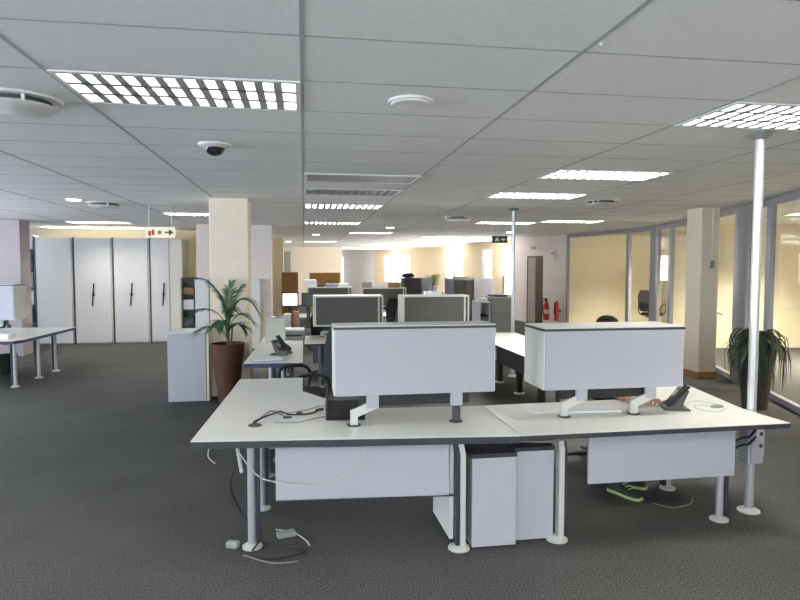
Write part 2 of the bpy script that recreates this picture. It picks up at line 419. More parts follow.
# glazed partition: bays of aluminium frame and glass
nb = [0]
def bay(a, b, post_a=.06, post_b=.06, rail=.08, head=.10):
    nwin[0] += 1; r = struct_empty('window_%d' % nwin[0]); f = MB(); L = math.dist(a, b)
    wseg(f, b, a, 0, rail, .07); wseg(f, b, a, CEIL-head, CEIL-.004, .07)
    wseg(f, lerp(a, b, post_a/L), a, rail, CEIL-head, .07); wseg(f, b, lerp(a, b, 1-post_b/L), rail, CEIL-head, .07)
    obj('window_frame', f, 'frame_alu', r)
    g = MB(); a2 = lerp(a, b, post_a/L); b2 = lerp(a, b, 1-post_b/L)
    d = Vector((b[0]-a[0], b[1]-a[1])).normalized(); n = Vector((d.y, -d.x))*.035
    wseg(g, (b2[0]+n.x, b2[1]+n.y), (a2[0]+n.x, a2[1]+n.y), rail, CEIL-head, .008); obj('pane', g, 'green_glass', r)
    return r
Q = [(7.35, 16.38), (7.80, 13.85), (7.86, 12.75), (7.72, 12.0), (7.02, 9.75), (6.54, 8.47), (6.22, 7.42), (5.55, 5.6), (4.85, 3.7), (4.1, 1.7)]
bay(Q[1], Q[0], .07, .06); bay(Q[2], Q[1], .22, .05); bay(Q[3], Q[2], .08, .1); bay(Q[4], Q[3], .08, .08)
r_ = bay(Q[5], Q[4], .06, .06)
f = MB(); f.tube([(6.62, 8.82, 1.0), (6.98, 9.72, 1.0)], .015, 8); obj('push_bar', f, 'alu', r_)
bay(Q[6], Q[5], .07, .42); bay(Q[7], Q[6], .06, .06); bay(Q[8], Q[7], .06, .06); bay(Q[9], Q[8], .06, .06)
struct('wall_right', MB().box(4.05, 4.17, -3.5, 1.7, 0, TOP), 'wall_cream')
# rooms behind the glass
O = [(10.6, 16.8), (11.0, 12.5), (9.9, 9.0), (8.4, 5.2), (7.0, 1.5)]
mb = MB()
for u, v in zip(O, O[1:]): wseg(mb, u, v, 0, TOP)
struct('wall_office', mb, 'wall_yellow')
mb = MB(); wseg(mb, (7.4, 16.5), (10.6, 16.8), 0, TOP); wseg(mb, (7.78, 12.1), (10.9, 11.7), 0, TOP); wseg(mb, (7.0, 1.5), (4.1, 1.6), 0, TOP)
struct('wall_office_side', mb, 'wall_yellow')

# pillars
def pillar(x0, x1, y0, y1, material, label, skirt=False):
    t = thing('pillar', label, 'pillar', ((x0+x1)/2, (y0+y1)/2, 0)); a = (x1-x0)/2; b_ = (y1-y0)/2
    obj('shaft', MB().box(-a, a, -b_, b_, 0, CEIL-.004), material, t, bevel=.012)
    if skirt: obj('skirting', MB().box(-a-.015, a+.015, -b_-.015, b_+.015, 0, .10), 'skirting_wood', t)
    return t
pillar(-1.25, -.74, 8.5, 8.95, 'wall_cream', 'wide cream pillar behind the potted palm')
pillar(6.14, 6.45, 8.72, 9.10, 'wall_cream', 'cream pillar with wooden skirting in front of the glazed offices', True)
pillar(-5.98, -5.49, 13.0, 13.45, 'pillar_mauve', 'mauve pillar at the far left beside the shelving')
pillar(-.99, -.64, 20, 20.4, 'wall_yellow', 'narrow greenish cream column in the far room')
t = thing('conduit', 'thin white cable conduit running down the right cream pillar', 'conduit', (6.32, 8.70, 0))
obj('pipe', MB().tube([(0, 0, CEIL-.01), (0, 0, 1.85)], .009, 8), 'white_metal', t, smooth=True)
obj('switch_box', MB().box(-.03, .03, -.02, .017, 1.74, 1.86), 'mid_grey', t, bevel=.004)

# ------------------------------------------------------------------ workstations
def leg(parent, x, y, h=.70, dark=1, r=.026):
    """round aluminium leg on a foot disc, with a dark cable channel beside it"""
    l = obj('leg', MB().lathe([(r, .018), (r, h)], (x, y, 0), 16), 'alu', parent, smooth=True)
    obj('foot', MB().lathe([(.062, 0), (.062, .010), (.045, .020), (r, .026)], (x, y, 0), 24), 'foot_alu', l, smooth=True)
    if dark: obj('cable_channel', MB().box(x+dark*r, x+dark*(r+.024), y-.02, y+.03, .03, h), 'edge_dark', l)
    return l
def desktop(parent, pts, z=.74, th=.028, edge='edge_dark', name='tabletop'):
    top = obj(name, MB().prism(pts, z-.004, z), 'laminate_top', parent)
    obj('edge_band', MB().prism(pts, z-th, z-.004), edge, top)
    return top

# --- front left desk (origin at its own base)
ox, oy = .3, 4.1
D1 = thing('desk', 'large white desk in the left foreground with a straight dark front edge', 'desk', (ox, oy, 0))
P1 = [(-.665, 3.665), (1.287, 3.485), (1.287, 4.30), (.46, 4.34), (.27, 4.52), (-.02, 5.035), (-.605, 5.035)]
desktop(D1, [(x-ox, y-oy) for x, y in P1], th=.046)
leg(D1, -.335-ox, 3.85-oy); leg(D1, -.315-ox, 4.47-oy)
obj('beam', MB().box(-.25-ox, 1.2-ox, 3.86-oy, 3.92-oy, .64, .70), 'dark_grey', D1)
obj('beam', MB().box(-.34-ox, -.30-ox, 3.88-oy, 4.9-oy, .655, .70), 'dark_grey', D1)
Tm = Matrix.Translation((-.18-ox, 3.70-oy, 0)) @ Matrix.Rotation(R(-4), 4, 'Z')
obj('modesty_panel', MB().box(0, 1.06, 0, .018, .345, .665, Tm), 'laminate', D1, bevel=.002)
obj('panel_trim', MB().box(0, 1.09, -.002, .019, .338, .345, Tm), 'edge_dark', D1)
Tt = Matrix.Translation((-.215-ox, 3.715-oy, 0)) @ Matrix.Rotation(R(-4), 4, 'Z')
for k in range(4):
    obj('cable_duct', MB().box(k*.095, k*.095+(.088 if k < 3 else .055), -.02, .03, .668, .695, Tt), 'laminate_light', D1, bevel=.003)
obj('cable_tray', MB().box(.14-ox, .86-ox, 3.70-oy, 3.84-oy, .668, .675), 'dark_grey', D1)
def panel_leg(parent, x, y, back, panel=True):
    sx = 0 if panel else .028
    """aluminium end leg with a dark stripe kinked near the top and a white side panel behind it"""
    l = MB().prism([(0, .02), (.034, .02), (.034, .60), (.014, .70), (-.02, .70), (0, .60)], -.03, .03, Matrix.Translation((x, y, 0)) @ Matrix(((1, 0, 0, 0), (0, 0, 1, 0), (0, 1, 0, 0), (0, 0, 0, 1))))
    l = obj('leg', l, 'foot_alu', parent)
    s = MB().prism([(-.002+2*sx, .03), (-.026+2*sx, .03), (-.026+2*sx, .60), (-.046+2*sx, .70), (-.022+2*sx, .70), (-.002+2*sx, .60)], -.026, .026, Matrix.Translation((x, y, 0)) @ Matrix(((1, 0, 0, 0), (0, 0, 1, 0), (0, 1, 0, 0), (0, 0, 0, 1))))
    obj('stripe', s, 'edge_dark', l)
    obj('foot', MB().lathe([(.068, 0), (.068, .010), (.05, .022), (.03, .026)], (x, y, 0), 24), 'foot_alu', l, smooth=True)
    if panel:
        s = MB().prism([(y+.03, .05), (y+back, .03), (y+back, .70), (y+.03, .70)], x-.055, x-.03, Matrix(((0, 0, 1, 0), (1, 0, 0, 0), (0, 1, 0, 0), (0, 0, 0, 1))))
        obj('end_panel', s, 'laminate_light', l)
    return l
panel_leg(D1, .945-ox, 3.63-oy, .52)
obj('grommet', MB().lathe([(.030, .74), (.030, .746), (.02, .747)], (-.12-ox, 4.16-oy, 0), 20), 'edge_dark', D1, smooth=True)

# --- return desk behind it
D2 = thing('desk', 'small white return desk butted behind the left foreground desk', 'desk', (-.31, 5.35, 0))
desktop(D2, [(-.293, -.31), (.29, -.31), (.29, .31), (-.275, .31)])
leg(D2, -.01, -.18); leg(D2, -.01, .22, dark=0)

# --- front right desk
ox, oy = 2.2, 4.1
D3 = thing('desk', 'white desk in the right foreground under the second overhead cabinet', 'desk', (ox, oy, 0))
P3 = [(1.293, 3.485), (3.140, 3.50), (3.118, 3.83), (3.118, 3.92), (3.27, 4.78), (2.78, 4.80), (2.55, 4.42), (2.40, 4.34), (1.293, 4.30)]
desktop(D3, [(x-ox, y-oy) for x, y in P3], th=.034)
panel_leg(D3, 1.600-ox, 3.65-oy, .5, False)
leg(D3, 2.845-ox, 3.77-oy); leg(D3, 2.845-ox, 4.38-oy, dark=-1)
obj('beam', MB().box(1.62-ox, 2.8-ox, 3.86-oy, 3.92-oy, .64, .70), 'dark_grey', D3)
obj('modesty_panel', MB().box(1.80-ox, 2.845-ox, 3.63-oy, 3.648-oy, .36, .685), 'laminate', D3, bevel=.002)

# --- drawer pedestals between the two desks
def pedestal(x0, x1, y, label, h=.60):
    t = thing('drawer_pedestal', label, 'drawer pedestal', ((x0+x1)/2, y+.28, 0), 0); a = (x1-x0)/2
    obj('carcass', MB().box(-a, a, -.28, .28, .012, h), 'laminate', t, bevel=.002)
    obj('top_panel', MB().box(-a-.004, a+.004, -.285, .285, h, h+.025), 'edge_dark', t, bevel=.003)
    for k, (z0, z1) in enumerate(((.03, .22), (.23, .42), (.43, h-.01))):
        d = obj('drawer', MB().box(-a+.012, a-.012, .28, .298, z0, z1), 'laminate_light', t, bevel=.002)
        obj('handle', MB().box(-.05, .05, .30, .312, z1-.04, z1-.03), 'alu', d)
    return t
pedestal(1.02, 1.305, 3.60, 'left white drawer pedestal with dark top under the desks, standing proud', .575)
pedestal(1.312, 1.575, 3.655, 'right white drawer pedestal with dark top, set slightly back beside the first', .588)

# --- overhead cabinets on desk brackets
def hutch(label, x0, x1, y, z0=.935, z1=1.365, d=.37, back=True, group='cabinets raised on brackets above the desks', arms=(('l', 'foot_alu'), ('l', 'foot_alu')), zd=.74, sh=0):
    """y = plane facing the camera; back=True shows the plain panel, else the dark tambour"""
    w_ = x1-x0; t = thing('overhead_cabinet', label, 'overhead cabinet', ((x0+x1)/2, y+d/2, zd), 0 if not back else PI, group)
    a, b_ = w_/2, d/2; z0 -= zd; z1 -= zd                # local frame: tambour at -y side
    c = MB().box(-a, -a+.018, -b_, b_, z0, z1-.02).box(a-.018, a, -b_, b_, z0, z1-.02).box(-a+.018, a-.018, -b_, b_, z0, z0+.018)
    obj('carcass', c, 'laminate_light', t, bevel=.002)
    obj('back_panel', MB().box(-a+.010, a-.010, b_, b_+.014, z0, z1-.022), 'laminate', t, bevel=.002)
    tp = obj('top_panel', MB().box(-a, a, -b_, b_+.014, z1-.006, z1), 'laminate_light', t)
    obj('edge_band', MB().box(-a, a, -b_, b_+.014, z1-.022, z1-.006), 'edge_dark' if back else 'laminate_light', tp)
    dr = MB(); n = 24
    dr.box(-a+.04, a-.075, -b_+.02, -b_+.026, z0+.02, z1-.024)
    for k in range(n):
        X = -a+.04+(w_-.115)*k/n; dr.box(X+.003, X+(w_-.115)/n-.003, -b_+.014, -b_+.02, z0+.02, z1-.024)
    door = obj('door', dr, 'tambour', t)
    obj('handle', MB().box(a-.075, a-.055, -b_+.002, -b_+.026, z0+.02, z1-.024), 'laminate_light', door)
    obj('door_edge', MB().box(-a+.018, -a+.04, -b_+.004, -b_+.03, z0+.018, z1-.022), 'laminate_light', door)
    obj('door_end', MB().box(a-.055, a-.018, -b_+.02, -b_+.026, z0+.02, z1-.024), 'tambour', door)
    obj('beam', MB().box(-a+.16, a-.16, -.02+b_*.3, .02+b_*.3, z0-.085, z0-.005), 'black_plastic', t)
    for s in (-1, 1):
        X = s*(a-.25)+(sh if not back else -sh)
        br = obj('bracket', MB().box(X-.04, X+.04, .025+b_*.3, .05+b_*.3, z0-.095, z0-.001), 'laminate', t, bevel=.003)
        X2 = X+(.12 if arms[(1-s)//2][0] == 'l' else 0)*(1 if back else -1); yb = b_*.3; q = X2-X
        arm = MB()
        m = -1 if q > .01 else 1
        prof = [(X2-.026, 0), (X2+.026, 0), (X2+.026, z0-.09), (X2-.026, z0-.09)] if abs(q) < .01 else \
               [(X2-m*.024, 0), (X2+m*.024, 0), (X2+m*.024, z0-.148), (X+m*.02, z0-.098), (X+m*.02, z0-.04), (X2-m*.024, z0-.105)]
        arm.prism(prof,
                  yb+.028, yb+.048, Matrix(((1, 0, 0, 0), (0, 0, 1, 0), (0, 1, 0, 0), (0, 0, 0, 1))))
        obj('arm', arm, arms[(1-s)//2][1], br)
        obj('base_plate', MB().lathe([(.045, 0), (.045, .006), (.02, .008)], (X2, yb+.03, 0), 20), 'dark_grey', br, smooth=True)
    return t
hutch('white overhead cabinet with its plain back to the camera over the left foreground desk', .18, 1.235, 3.83, z0=.945, z1=1.388, d=.24, arms=(('l', 'foot_alu'), ('c', 'dark_grey')))
hutch('white overhead cabinet with its plain back to the camera over the right foreground desk', 1.555, 2.565, 3.80, z0=.945, z1=1.358, d=.35, sh=.06)
hutch('overhead cabinet with dark roller front in the second row, left one', .125, 1.125, 8.7, z0=.915, z1=1.35, back=False)
hutch('overhead cabinet with dark roller front in the second row, right one', 1.395, 2.40, 8.7, z0=.90, z1=1.345, back=False)
hutch('overhead cabinet with dark front in the third row, left one below the white carton', .05, 1.0, 12.9, z0=.90, z1=1.34, back=False)
hutch('overhead cabinet with dark front in the third row, right one', 1.22, 2.2, 13.1, z0=.90, z1=1.31, back=False)
hutch('pale overhead cabinet with plain back over the left side desk', -5.35, -4.30, 9.95, z0=.96, z1=1.50)

# --- second row desks
t = thing('desk', 'white desk in the second row with phone and blue folder, left', 'desk', (-.32, 7.35, 0))
desktop(t, [(-.32, -.75), (.30, -.80), (.30, .77), (-.28, .77)], edge='edge_blue', th=.05)
leg(t, -.05, -.5); leg(t, .04, .55, dark=-1); obj('modesty_panel', MB().box(.16, .178, -.7, .7, .38, .68), 'dark_grey', t)
t = thing('desk', 'white desk behind the phone desk carrying the lit monitor, left', 'desk', (-.30, 9.25, 0))
desktop(t, [(-.30, -1.1), (.28, -1.1), (.28, 1.0), (-.26, 1.0)]); leg(t, .0, -.8); leg(t, 0, .8)
t = thing('desk', 'white desk under the second-row overhead cabinets', 'desk', (1.22, 8.62, 0))
desktop(t, [(-1.22, -.47), (1.22, -.47), (1.22, .48), (-1.22, .48)]); leg(t, -1.0, .3); leg(t, 1.0, .3); leg(t, 0, .3)
obj('modesty_panel', MB().box(-1.1, 1.1, .38, .40, .35, .68), 'laminate', t)
t = thing('desk', 'white desk on the right of the second row beside the far service pole', 'desk', (2.83, 7.8, 0))
desktop(t, [(-.35, -1.22), (.30, -1.0), (.42, 1.3), (-.35, 1.3)])
for yy in (-.55, .25, 1.1):
    l = obj('leg', MB().box(.08, .15, yy-.04, yy+.04, .02, .70), 'black_plastic', t)
    obj('foot', MB().lathe([(.075, 0), (.075, .012), (.05, .02)], (.115, yy, 0), 20), 'foot_alu', l, smooth=True)
obj('modesty_panel', MB().box(.06, .08, -.45, .95, .32, .70), 'dark_grey', t)
t = thing('desk', 'long desk under the third row of overhead cabinets', 'desk', (1.15, 13.0, 0))
desktop(t, [(-1.3, -.5), (1.3, -.5), (1.3, .5), (-1.3, .5)]); leg(t, -1.0, .2); leg(t, 1.0, .2)

# --- left side desk with dark blue front edge
t = thing('desk', 'desk with dark blue front edge at the far left with three round legs', 'desk', (-4.9, 10.1, 0))
desktop(t, [(-1.3, -1.05), (.93, -1.0), (1.0, -.85), (1.06, .98), (-1.3, .98)], edge='edge_blue', th=.045)
leg(t, .70, -.45, dark=-1); leg(t, .73, .28, dark=-1); leg(t, .74, .94-.02, dark=-1)
obj('beam', MB().box(.66, .70, -.7, .9, .65, .695), 'dark_grey', t)

# ------------------------------------------------------------------ service poles
def service_pole(x, y, label, box=True):
    t = thing('service_pole', label, 'service pole', (x, y, 0))
    obj('shaft', MB().lathe([(.031, .02), (.031, CEIL-.02)], n=24), 'alu', t, smooth=True)
    obj('foot', MB().lathe([(.075, 0), (.075, .010), (.055, .022), (.033, .03)], n=28), 'foot_alu', t, smooth=True)
    obj('ceiling_collar', MB().lathe([(.034, -.04), (.07, -.018), (.085, -.002)], (0, 0, CEIL-.002), 28), 'mid_grey', t, smooth=True)
    if box:
        b_ = obj('socket_box', MB().box(-.055, .045, -.075, -.030, .37, .70).box(-.075, -.055, -.07, .03, .37, .70), 'frame_light', t, bevel=.006)
        obj('socket_plate', MB().box(-.012, .045, -.079, -.075, .43, .69).box(.045, .049, -.07, -.03, .44, .69), 'alu', b_)
        for z in (.50, .585): obj('socket', MB().lathe([(.014, 0), (.014, .004)], n=12, T=Matrix.Translation((.017, -.079, z)) @ Matrix.Rotation(R(90), 4, 'X')), 'dark_grey', b_)
        obj('plug', MB().box(0, .05, -.11, -.079, .645, .685), 'red', b_, bevel=.006, label='red plug')
    return t
service_pole(3.158, 3.875, 'near aluminium service pole with socket box at the right desk corner')
service_pole(3.30, 9.35, 'far thin aluminium service pole rising behind the centre desks', False)

# ------------------------------------------------------------------ desk clutter
def phone(x, y, z, rz, label, tall=True):
    t = thing('desk_phone', label, 'phone', (x, y, z), rz)
    MX = Matrix(((0, 0, 1, 0), (1, 0, 0, 0), (0, 1, 0, 0), (0, 0, 0, 1)))
    obj('body', MB().prism([(-.10, .0), (.10, .0), (.10, .02), (.03, .05), (-.06, .17), (-.085, .17), (-.03, .03), (-.10, .012)], -.11, .11, MX), 'grey_plastic', t, bevel=.004)
    up = Matrix.Translation((0, -.018, .118)) @ Matrix.Rotation(R(-53), 4, 'X')
    obj('display', MB().box(-.0, .09, -.03, .03, -.004, .004, up), 'screen_grey', t)
    k = MB()
    for i in range(3):
        for j in range(4): k.box(.0+i*.028, .02+i*.028, -.0+j*.018, .012+j*.018, 0, .005, Matrix.Translation((.0, .03, .048)) @ Matrix.Rotation(R(-20), 4, 'X'))
    obj('keypad', k, 'dark_grey', t)
    hs = MB().tube([(-.075, -.085, .185), (-.075, -.07, .200), (-.075, 0, .125), (-.075, .07, .058), (-.075, .085, .04)], [.022, .026, .016, .026, .022], 10)
    obj('handset', hs, 'black_plastic', t, smooth=True)
    return t
phone(2.635, 4.0, .741, R(72), 'dark desk phone with upright screen seen from behind, by the right cabinet')
bpy.context.scene.objects['desk_phone'].scale = (.88, .88, .86)
phone(-.27, 7.22, .741, R(-110), 'grey desk phone with screen on the second-row left desk')

t = thing('letter_tray', 'black and grey stacked letter tray under the left overhead cabinet', 'letter tray', (.275, 4.17, .741), R(-4))
for k, z in enumerate((0., .065, .130)):
    mb = MB().box(-.13, .13, -.15, .15, z, z+.006)
    mb.box(-.13, -.124, -.15, .15, z+.006, z+.035).box(.124, .13, -.15, .15, z+.006, z+.035).box(-.124, .124, .144, .15, z+.006, z+.035)
    tr = obj('tray', mb, 'black_plastic' if k != 2 else 'grey_plastic', t, bevel=.002)
for sx in (-1, 1):
    for sy in (-1, 1): obj('post', MB().box(sx*.126-.006, sx*.126+.006, sy*.14-.008, sy*.14+.008, .03, .135), 'grey_plastic', t)

def cable(name, pts, r, m_, label, cat='cable', group=None):
    o = obj(name, MB().tube(pts, r, 6, smooth=True), m_, smooth=True); tag(o, label, cat, group); return o
Z = .745
c = thing('cable_bundle', 'black cable with connectors lying loose on the left foreground desk', 'cable', (0, 0, 0))
obj('cable', MB().tube([(-.30, 3.98, .742), (-.33, 4.0, .755), (-.27, 4.05, .775), (-.2, 4.20, .765), (-.17, 4.30, .75), (-.10, 4.22, Z), (.02, 4.22, Z), (.09, 4.30, Z)], .006, 6, smooth=True), 'cable_black', c, smooth=True)
obj('cable_branch', MB().tube([(-.33, 3.98, .742), (-.29, 4.10, .76), (-.23, 4.28, .76), (-.15, 4.2, Z)], .006, 6, smooth=True), 'cable_grey', c, smooth=True)
obj('connector', MB().box(-.03, .03, -.008, .008, 0, .014, Matrix.Translation((.10, 4.32, .742)) @ Matrix.Rotation(R(35), 4, 'Z')), 'black_plastic', c)
obj('connector', MB().box(-.02, .02, -.012, .012, 0, .018, Matrix.Translation((-.04, 4.22, .742)) @ Matrix.Rotation(R(5), 4, 'Z')), 'black_plastic', c)
obj('grommet', MB().lathe([(.045, 0), (.04, .005)], (-.32, 3.98, .741), 20), 'dark_grey', c, smooth=True)
cable('white_cable', [(-.18, 4.25, Z), (0, 4.33, Z), (.1, 4.45, Z), (.2, 4.44, Z)], .0035, 'cable_grey', 'thin cable curving behind the black connectors on the left desk')
cable('white_cable', [(-.2, 4.02, Z), (-.05, 4.0, Z), (.08, 4.1, Z), (.24, 4.16, Z)], .0035, 'cable_grey', 'thin grey cable running along the left desk to the letter tray')
cable('hanging_cable', [(-.5, 3.82, .70), (-.43, 3.80, .66), (-.31, 3.70, .53), (-.20, 3.66, .48), (.05, 3.655, .445), (.28, 3.65, .54), (.36, 3.645, .665)], .0035, 'cable_white', 'thin white cable sagging across the left modesty panel')
cable('hanging_cable', [(-.5, 3.85, .70), (-.57, 3.83, .67), (-.59, 3.82, .60), (-.55, 3.83, .55)], .003, 'cable_white', 'short loop of white cable hanging under the left desk corner')
cable('black_cable', [(-.44, 3.80, .50), (-.47, 3.92, .36), (-.42, 3.93, .22), (-.36, 3.9, .15), (-.29, 3.86, .12), (-.29, 3.83, .05), (-.33, 3.77, .012)], .006, 'cable_black', 'black power cable dropping beside the front left desk leg')
t = thing('cable_spine', 'tilted white cable spine hanging under the left desk corner', 'cable guide', (-.43, 3.86, .70))
T_ = Matrix.Rotation(R(-8), 4, 'Y') @ Matrix.Rotation(R(6), 4, 'X')
for k in range(7): obj('link', MB().lathe([(.010, -.034*(k+1)+.003), (.013, -.034*(k+.5)), (.010, -.034*k)], n=10, T=T_), 'cable_white', t, smooth=True)
t = thing('floor_cable', 'coil of black and white cable lying on the carpet by the left leg', 'cable', (-.2, 3.95, 0))
obj('cable', MB().tube([(-.22, -.17, .01), (-.1, -.27, .008), (.08, -.29, .008), (.2, -.2, .008), (.05, -.12, .01), (-.1, -.05, .008)], .005, 6, smooth=True), 'cable_black', t, smooth=True)
obj('cable_loop', MB().tube([(-.18, -.22, .008), (.0, -.35, .008), (.15, -.35, .008)], .004, 6, smooth=True), 'cable_grey', t, smooth=True)
obj('cable_tail', MB().tube([(.0, .12, .008), (.12, .05, .008), (.2, -.08, .008), (.22, -.15, .008)], .004, 6, smooth=True), 'cable_white', t, smooth=True)
tag(obj('power_adapter', MB().box(-.06, .06, -.03, .03, 0, .035, Matrix.Translation((-.13, 3.97, 0)) @ Matrix.Rotation(R(15), 4, 'Z')), 'mid_grey', bevel=.008), 'small grey power adapter block on the carpet under the left desk', 'power adapter')
tag(obj('power_plug', MB().box(-.04, .04, -.025, .025, 0, .04, Matrix.Translation((-.455, 3.86, 0)) @ Matrix.Rotation(R(-25), 4, 'Z')), 'steel_grey', bevel=.01), 'grey plug lying against the front left desk foot', 'power plug')
cable('tray_cable', [(.15, 3.66, .682), (.30, 3.63, .69), (.5, 3.64, .681), (.6, 3.66, .684)], .007, 'cable_white', 'pale thick cable resting on the left cable tray edge')
cable('tray_cable', [(.62, 3.63, .675), (.68, 3.62, .70), (.72, 3.64, .675), (.84, 3.66, .68)], .005, 'cable_grey', 'kinked cable on the cable tray near the end panel')
cable('desk_cable', [(1.0, 3.56, .70), (1.2, 3.55, .715-.02), (1.5, 3.56, .672), (1.75, 3.66, .665)], .006, 'cable_grey', 'cable draped beneath the desks above the two pedestals')
cable('coiled_cable', [(2.75, 4.02, Z), (2.83, 4.13, Z), (2.93, 4.16, Z), (3.02, 4.06, Z), (2.98, 3.93, Z), (2.9, 3.85, Z), (2.82, 3.85, Z), (2.78, 3.95, Z), (2.84, 4.05, Z), (2.93, 4.0, Z)], .0032, 'cable_white', 'thin pale cable coiled on the right desk beside the phone')
tag(obj('connector', MB().lathe([(.032, 0), (.035, .012), (.024, .026), (.006, .031)], n=16, T=Matrix.Translation((2.965, 3.985, .741)) @ Matrix.Diagonal((1.5, .8, .6, 1))), 'mid_grey', smooth=True), 'small grey plug end at the tip of the coiled desk cable', 'connector')
for k, (dx, dz) in enumerate(((0, 0), (.02, -.05))):
    cable('power_cable', [(3.13, 3.79, .62+dz), (3.06, 3.77, .575+dz), (3.0, 3.76, .575+dz), (2.93, 3.76, .55+dz)], .008, 'cable_black',
          ('upper' if k == 0 else 'lower')+' black power cable between the socket box and right modesty panel')
cable('power_cable', [(3.24, 3.79, .67), (3.18, 3.77, .64), (3.12, 3.77, .66), (3.06, 3.8, .69)], .007, 'cable_black', 'black cable running from the red plug up under the right desk')
cable('floor_cable', [(2.55, 4.1, .006), (2.65, 4.0, .006), (2.82, 4.05, .006), (2.9, 4.15, .006)], .004, 'cable_grey', 'thin cable on the carpet below the right modesty panel')
tag(obj('paper_sheet', MB().box(-.15, .15, -.105, .105, 0, .004, Matrix.Translation((1.72, 4.12, .741)) @ Matrix.Rotation(R(4), 4, 'Z')), 'paper'), 'white paper sheets under the right overhead cabinet, left side', 'paper')
tag(obj('keyboard', MB().box(-.20, .20, -.07, .07, 0, .018, Matrix.Translation((2.0, 4.02, .741)) @ Matrix.Rotation(R(-3), 4, 'Z')), 'paper', bevel=.005), 'pale flat keyboard on the desk under the right overhead cabinet', 'keyboard')

# second row clutter
t = thing('folder', 'open blue and white folder on the front edge of the phone desk', 'folder', (-.42, 6.78, .741), R(8))
obj('cover', MB().box(-.16, .18, -.11, .11, 0, .006), 'blue_folder', t); obj('sheets', MB().box(-.15, .17, -.10, .10, .006, .02), 'paper', t)
tag(obj('desk_screen', MB().box(-.53, -.26, 8.5, 8.53, .741, 1.06), 'laminate_light', bevel=.004), 'small plain white desk screen behind the grey phone', 'desk screen')
def monitor(x, y, rz, w_, h, label, on):
    t = thing('monitor', label, 'monitor', (x, y, .741), rz)
    obj('bezel', MB().box(-w_/2, w_/2, -.02, .02, .38, .38+h), 'black_plastic', t, bevel=.004)
    obj('display', MB().box(-w_/2+.018, w_/2-.018, -.023, -.019, .398, .38+h-.018), 'screen_on' if on else 'dark_grey', t)
    obj('stand', MB().box(-.03, .03, .02, .04, .01, .50).lathe([(.11, 0), (.10, .012)], n=24), 'black_plastic', t)
    return t
monitor(-.225, 10.0, R(-4), .27, .23, 'lit monitor with pale blue screen on the far left desk', True)
monitor(.055, 10.04, R(-25), .20, .22, 'dark monitor next to the lit one', False)
t = thing('printer', 'grey and white desktop printer on the desk behind the phone', 'printer', (-.15, 8.75, .741))
obj('body', MB().box(-.16, .16, -.15, .15, 0, .12), 'mid_grey', t, bevel=.02); obj('lid', MB().box(-.15, .15, -.14, .14, .12, .15), 'paper', t, bevel=.01)
obj('paper_slot', MB().box(-.12, .12, -.155, -.15, .05, .08), 'black_plastic', t)
rnd = random.Random(3)
for k in range(7):
    x, y = (-.48+.125*(k % 4)+rnd.uniform(-.02, .02), 9.15+.26*(k//4))
    n = ['dark', 'grey', 'white', 'pink', 'white', 'dark', 'brown'][k]
    mk = {'dark': 'dark_grey', 'grey': 'mid_grey', 'white': 'paper', 'pink': 'pink_thing', 'brown': 'wood_brown'}[n]
    tag(obj('paper_pile', MB().box(-.042, .042, -.07, .07, 0, .18+.18*rnd.random(), Matrix.Translation((x, y, .741)) @ Matrix.Rotation(rnd.uniform(-.4, .4), 4, 'Z')), mk, bevel=.004),
        '%s pile of things below the lit monitor, %s' % (n, ['at the left end', 'second from left', 'middle front', 'right end of the front row', 'back left', 'back middle', 'back right'][k]), 'pile', 'piles of papers below the lit monitor')
# on top of the third row
tag(obj('carton', MB().box(.02, .26, 12.95, 13.2, 1.341, 1.49), 'paper', bevel=.006), 'white carton on top of the third-row left cabinet', 'box')
for k, (x, w_, h, mk) in enumerate(((.36, .16, .05, 'black_plastic'), (.58, .22, .06, 'blue_folder'), (.83, .2, .07, 'paper'))):
    tag(obj('file_stack', MB().box(x-w_/2, x+w_/2, 12.98, 13.2, 1.341, 1.341+h), mk, bevel=.004), ['low black', 'bluish', 'white'][k]+' stack of files on the third-row left cabinet', 'files', 'files on the third-row cabinets')
for k, (x, w_, h, mk) in enumerate(((1.35, .2, .12, 'mid_grey'), (1.62, .3, .06, 'paper'), (1.95, .25, .10, 'wood_brown'))):
    tag(obj('file_stack', MB().box(x-w_/2, x+w_/2, 13.15, 13.35, 1.311, 1.311+h), mk, bevel=.004), ['grey', 'white', 'brown'][k]+' stack of files on the third-row right cabinet', 'files', 'files on the third-row cabinets')
tag(obj('paper_box', MB().box(1.78, 2.02, 8.85, 9.05, 1.346, 1.40), 'paper', bevel=.004), 'small white box on top of the second-row right cabinet', 'box')
# items on the left side desk
tag(obj('file_stack', MB().box(-4.55, -4.15, 9.35, 9.6, .741, .80), 'paper', bevel=.01), 'white stack of papers on the blue-edged left desk', 'papers')
tag(obj('file_stack', MB().box(-5.2, -4.7, 9.3, 9.6, .741, .86), 'purple_grey', bevel=.02), 'mauve bundle on the blue-edged left desk at the frame edge', 'bundle')
tag(obj('waste_bin', MB().lathe([(.11, 0), (.15, .32), (.14, .32), (.105, .02)], (-4.85, 10.9, 0), 20), 'black_plastic', smooth=True), 'black waste bin under the blue-edged left desk', 'waste bin')

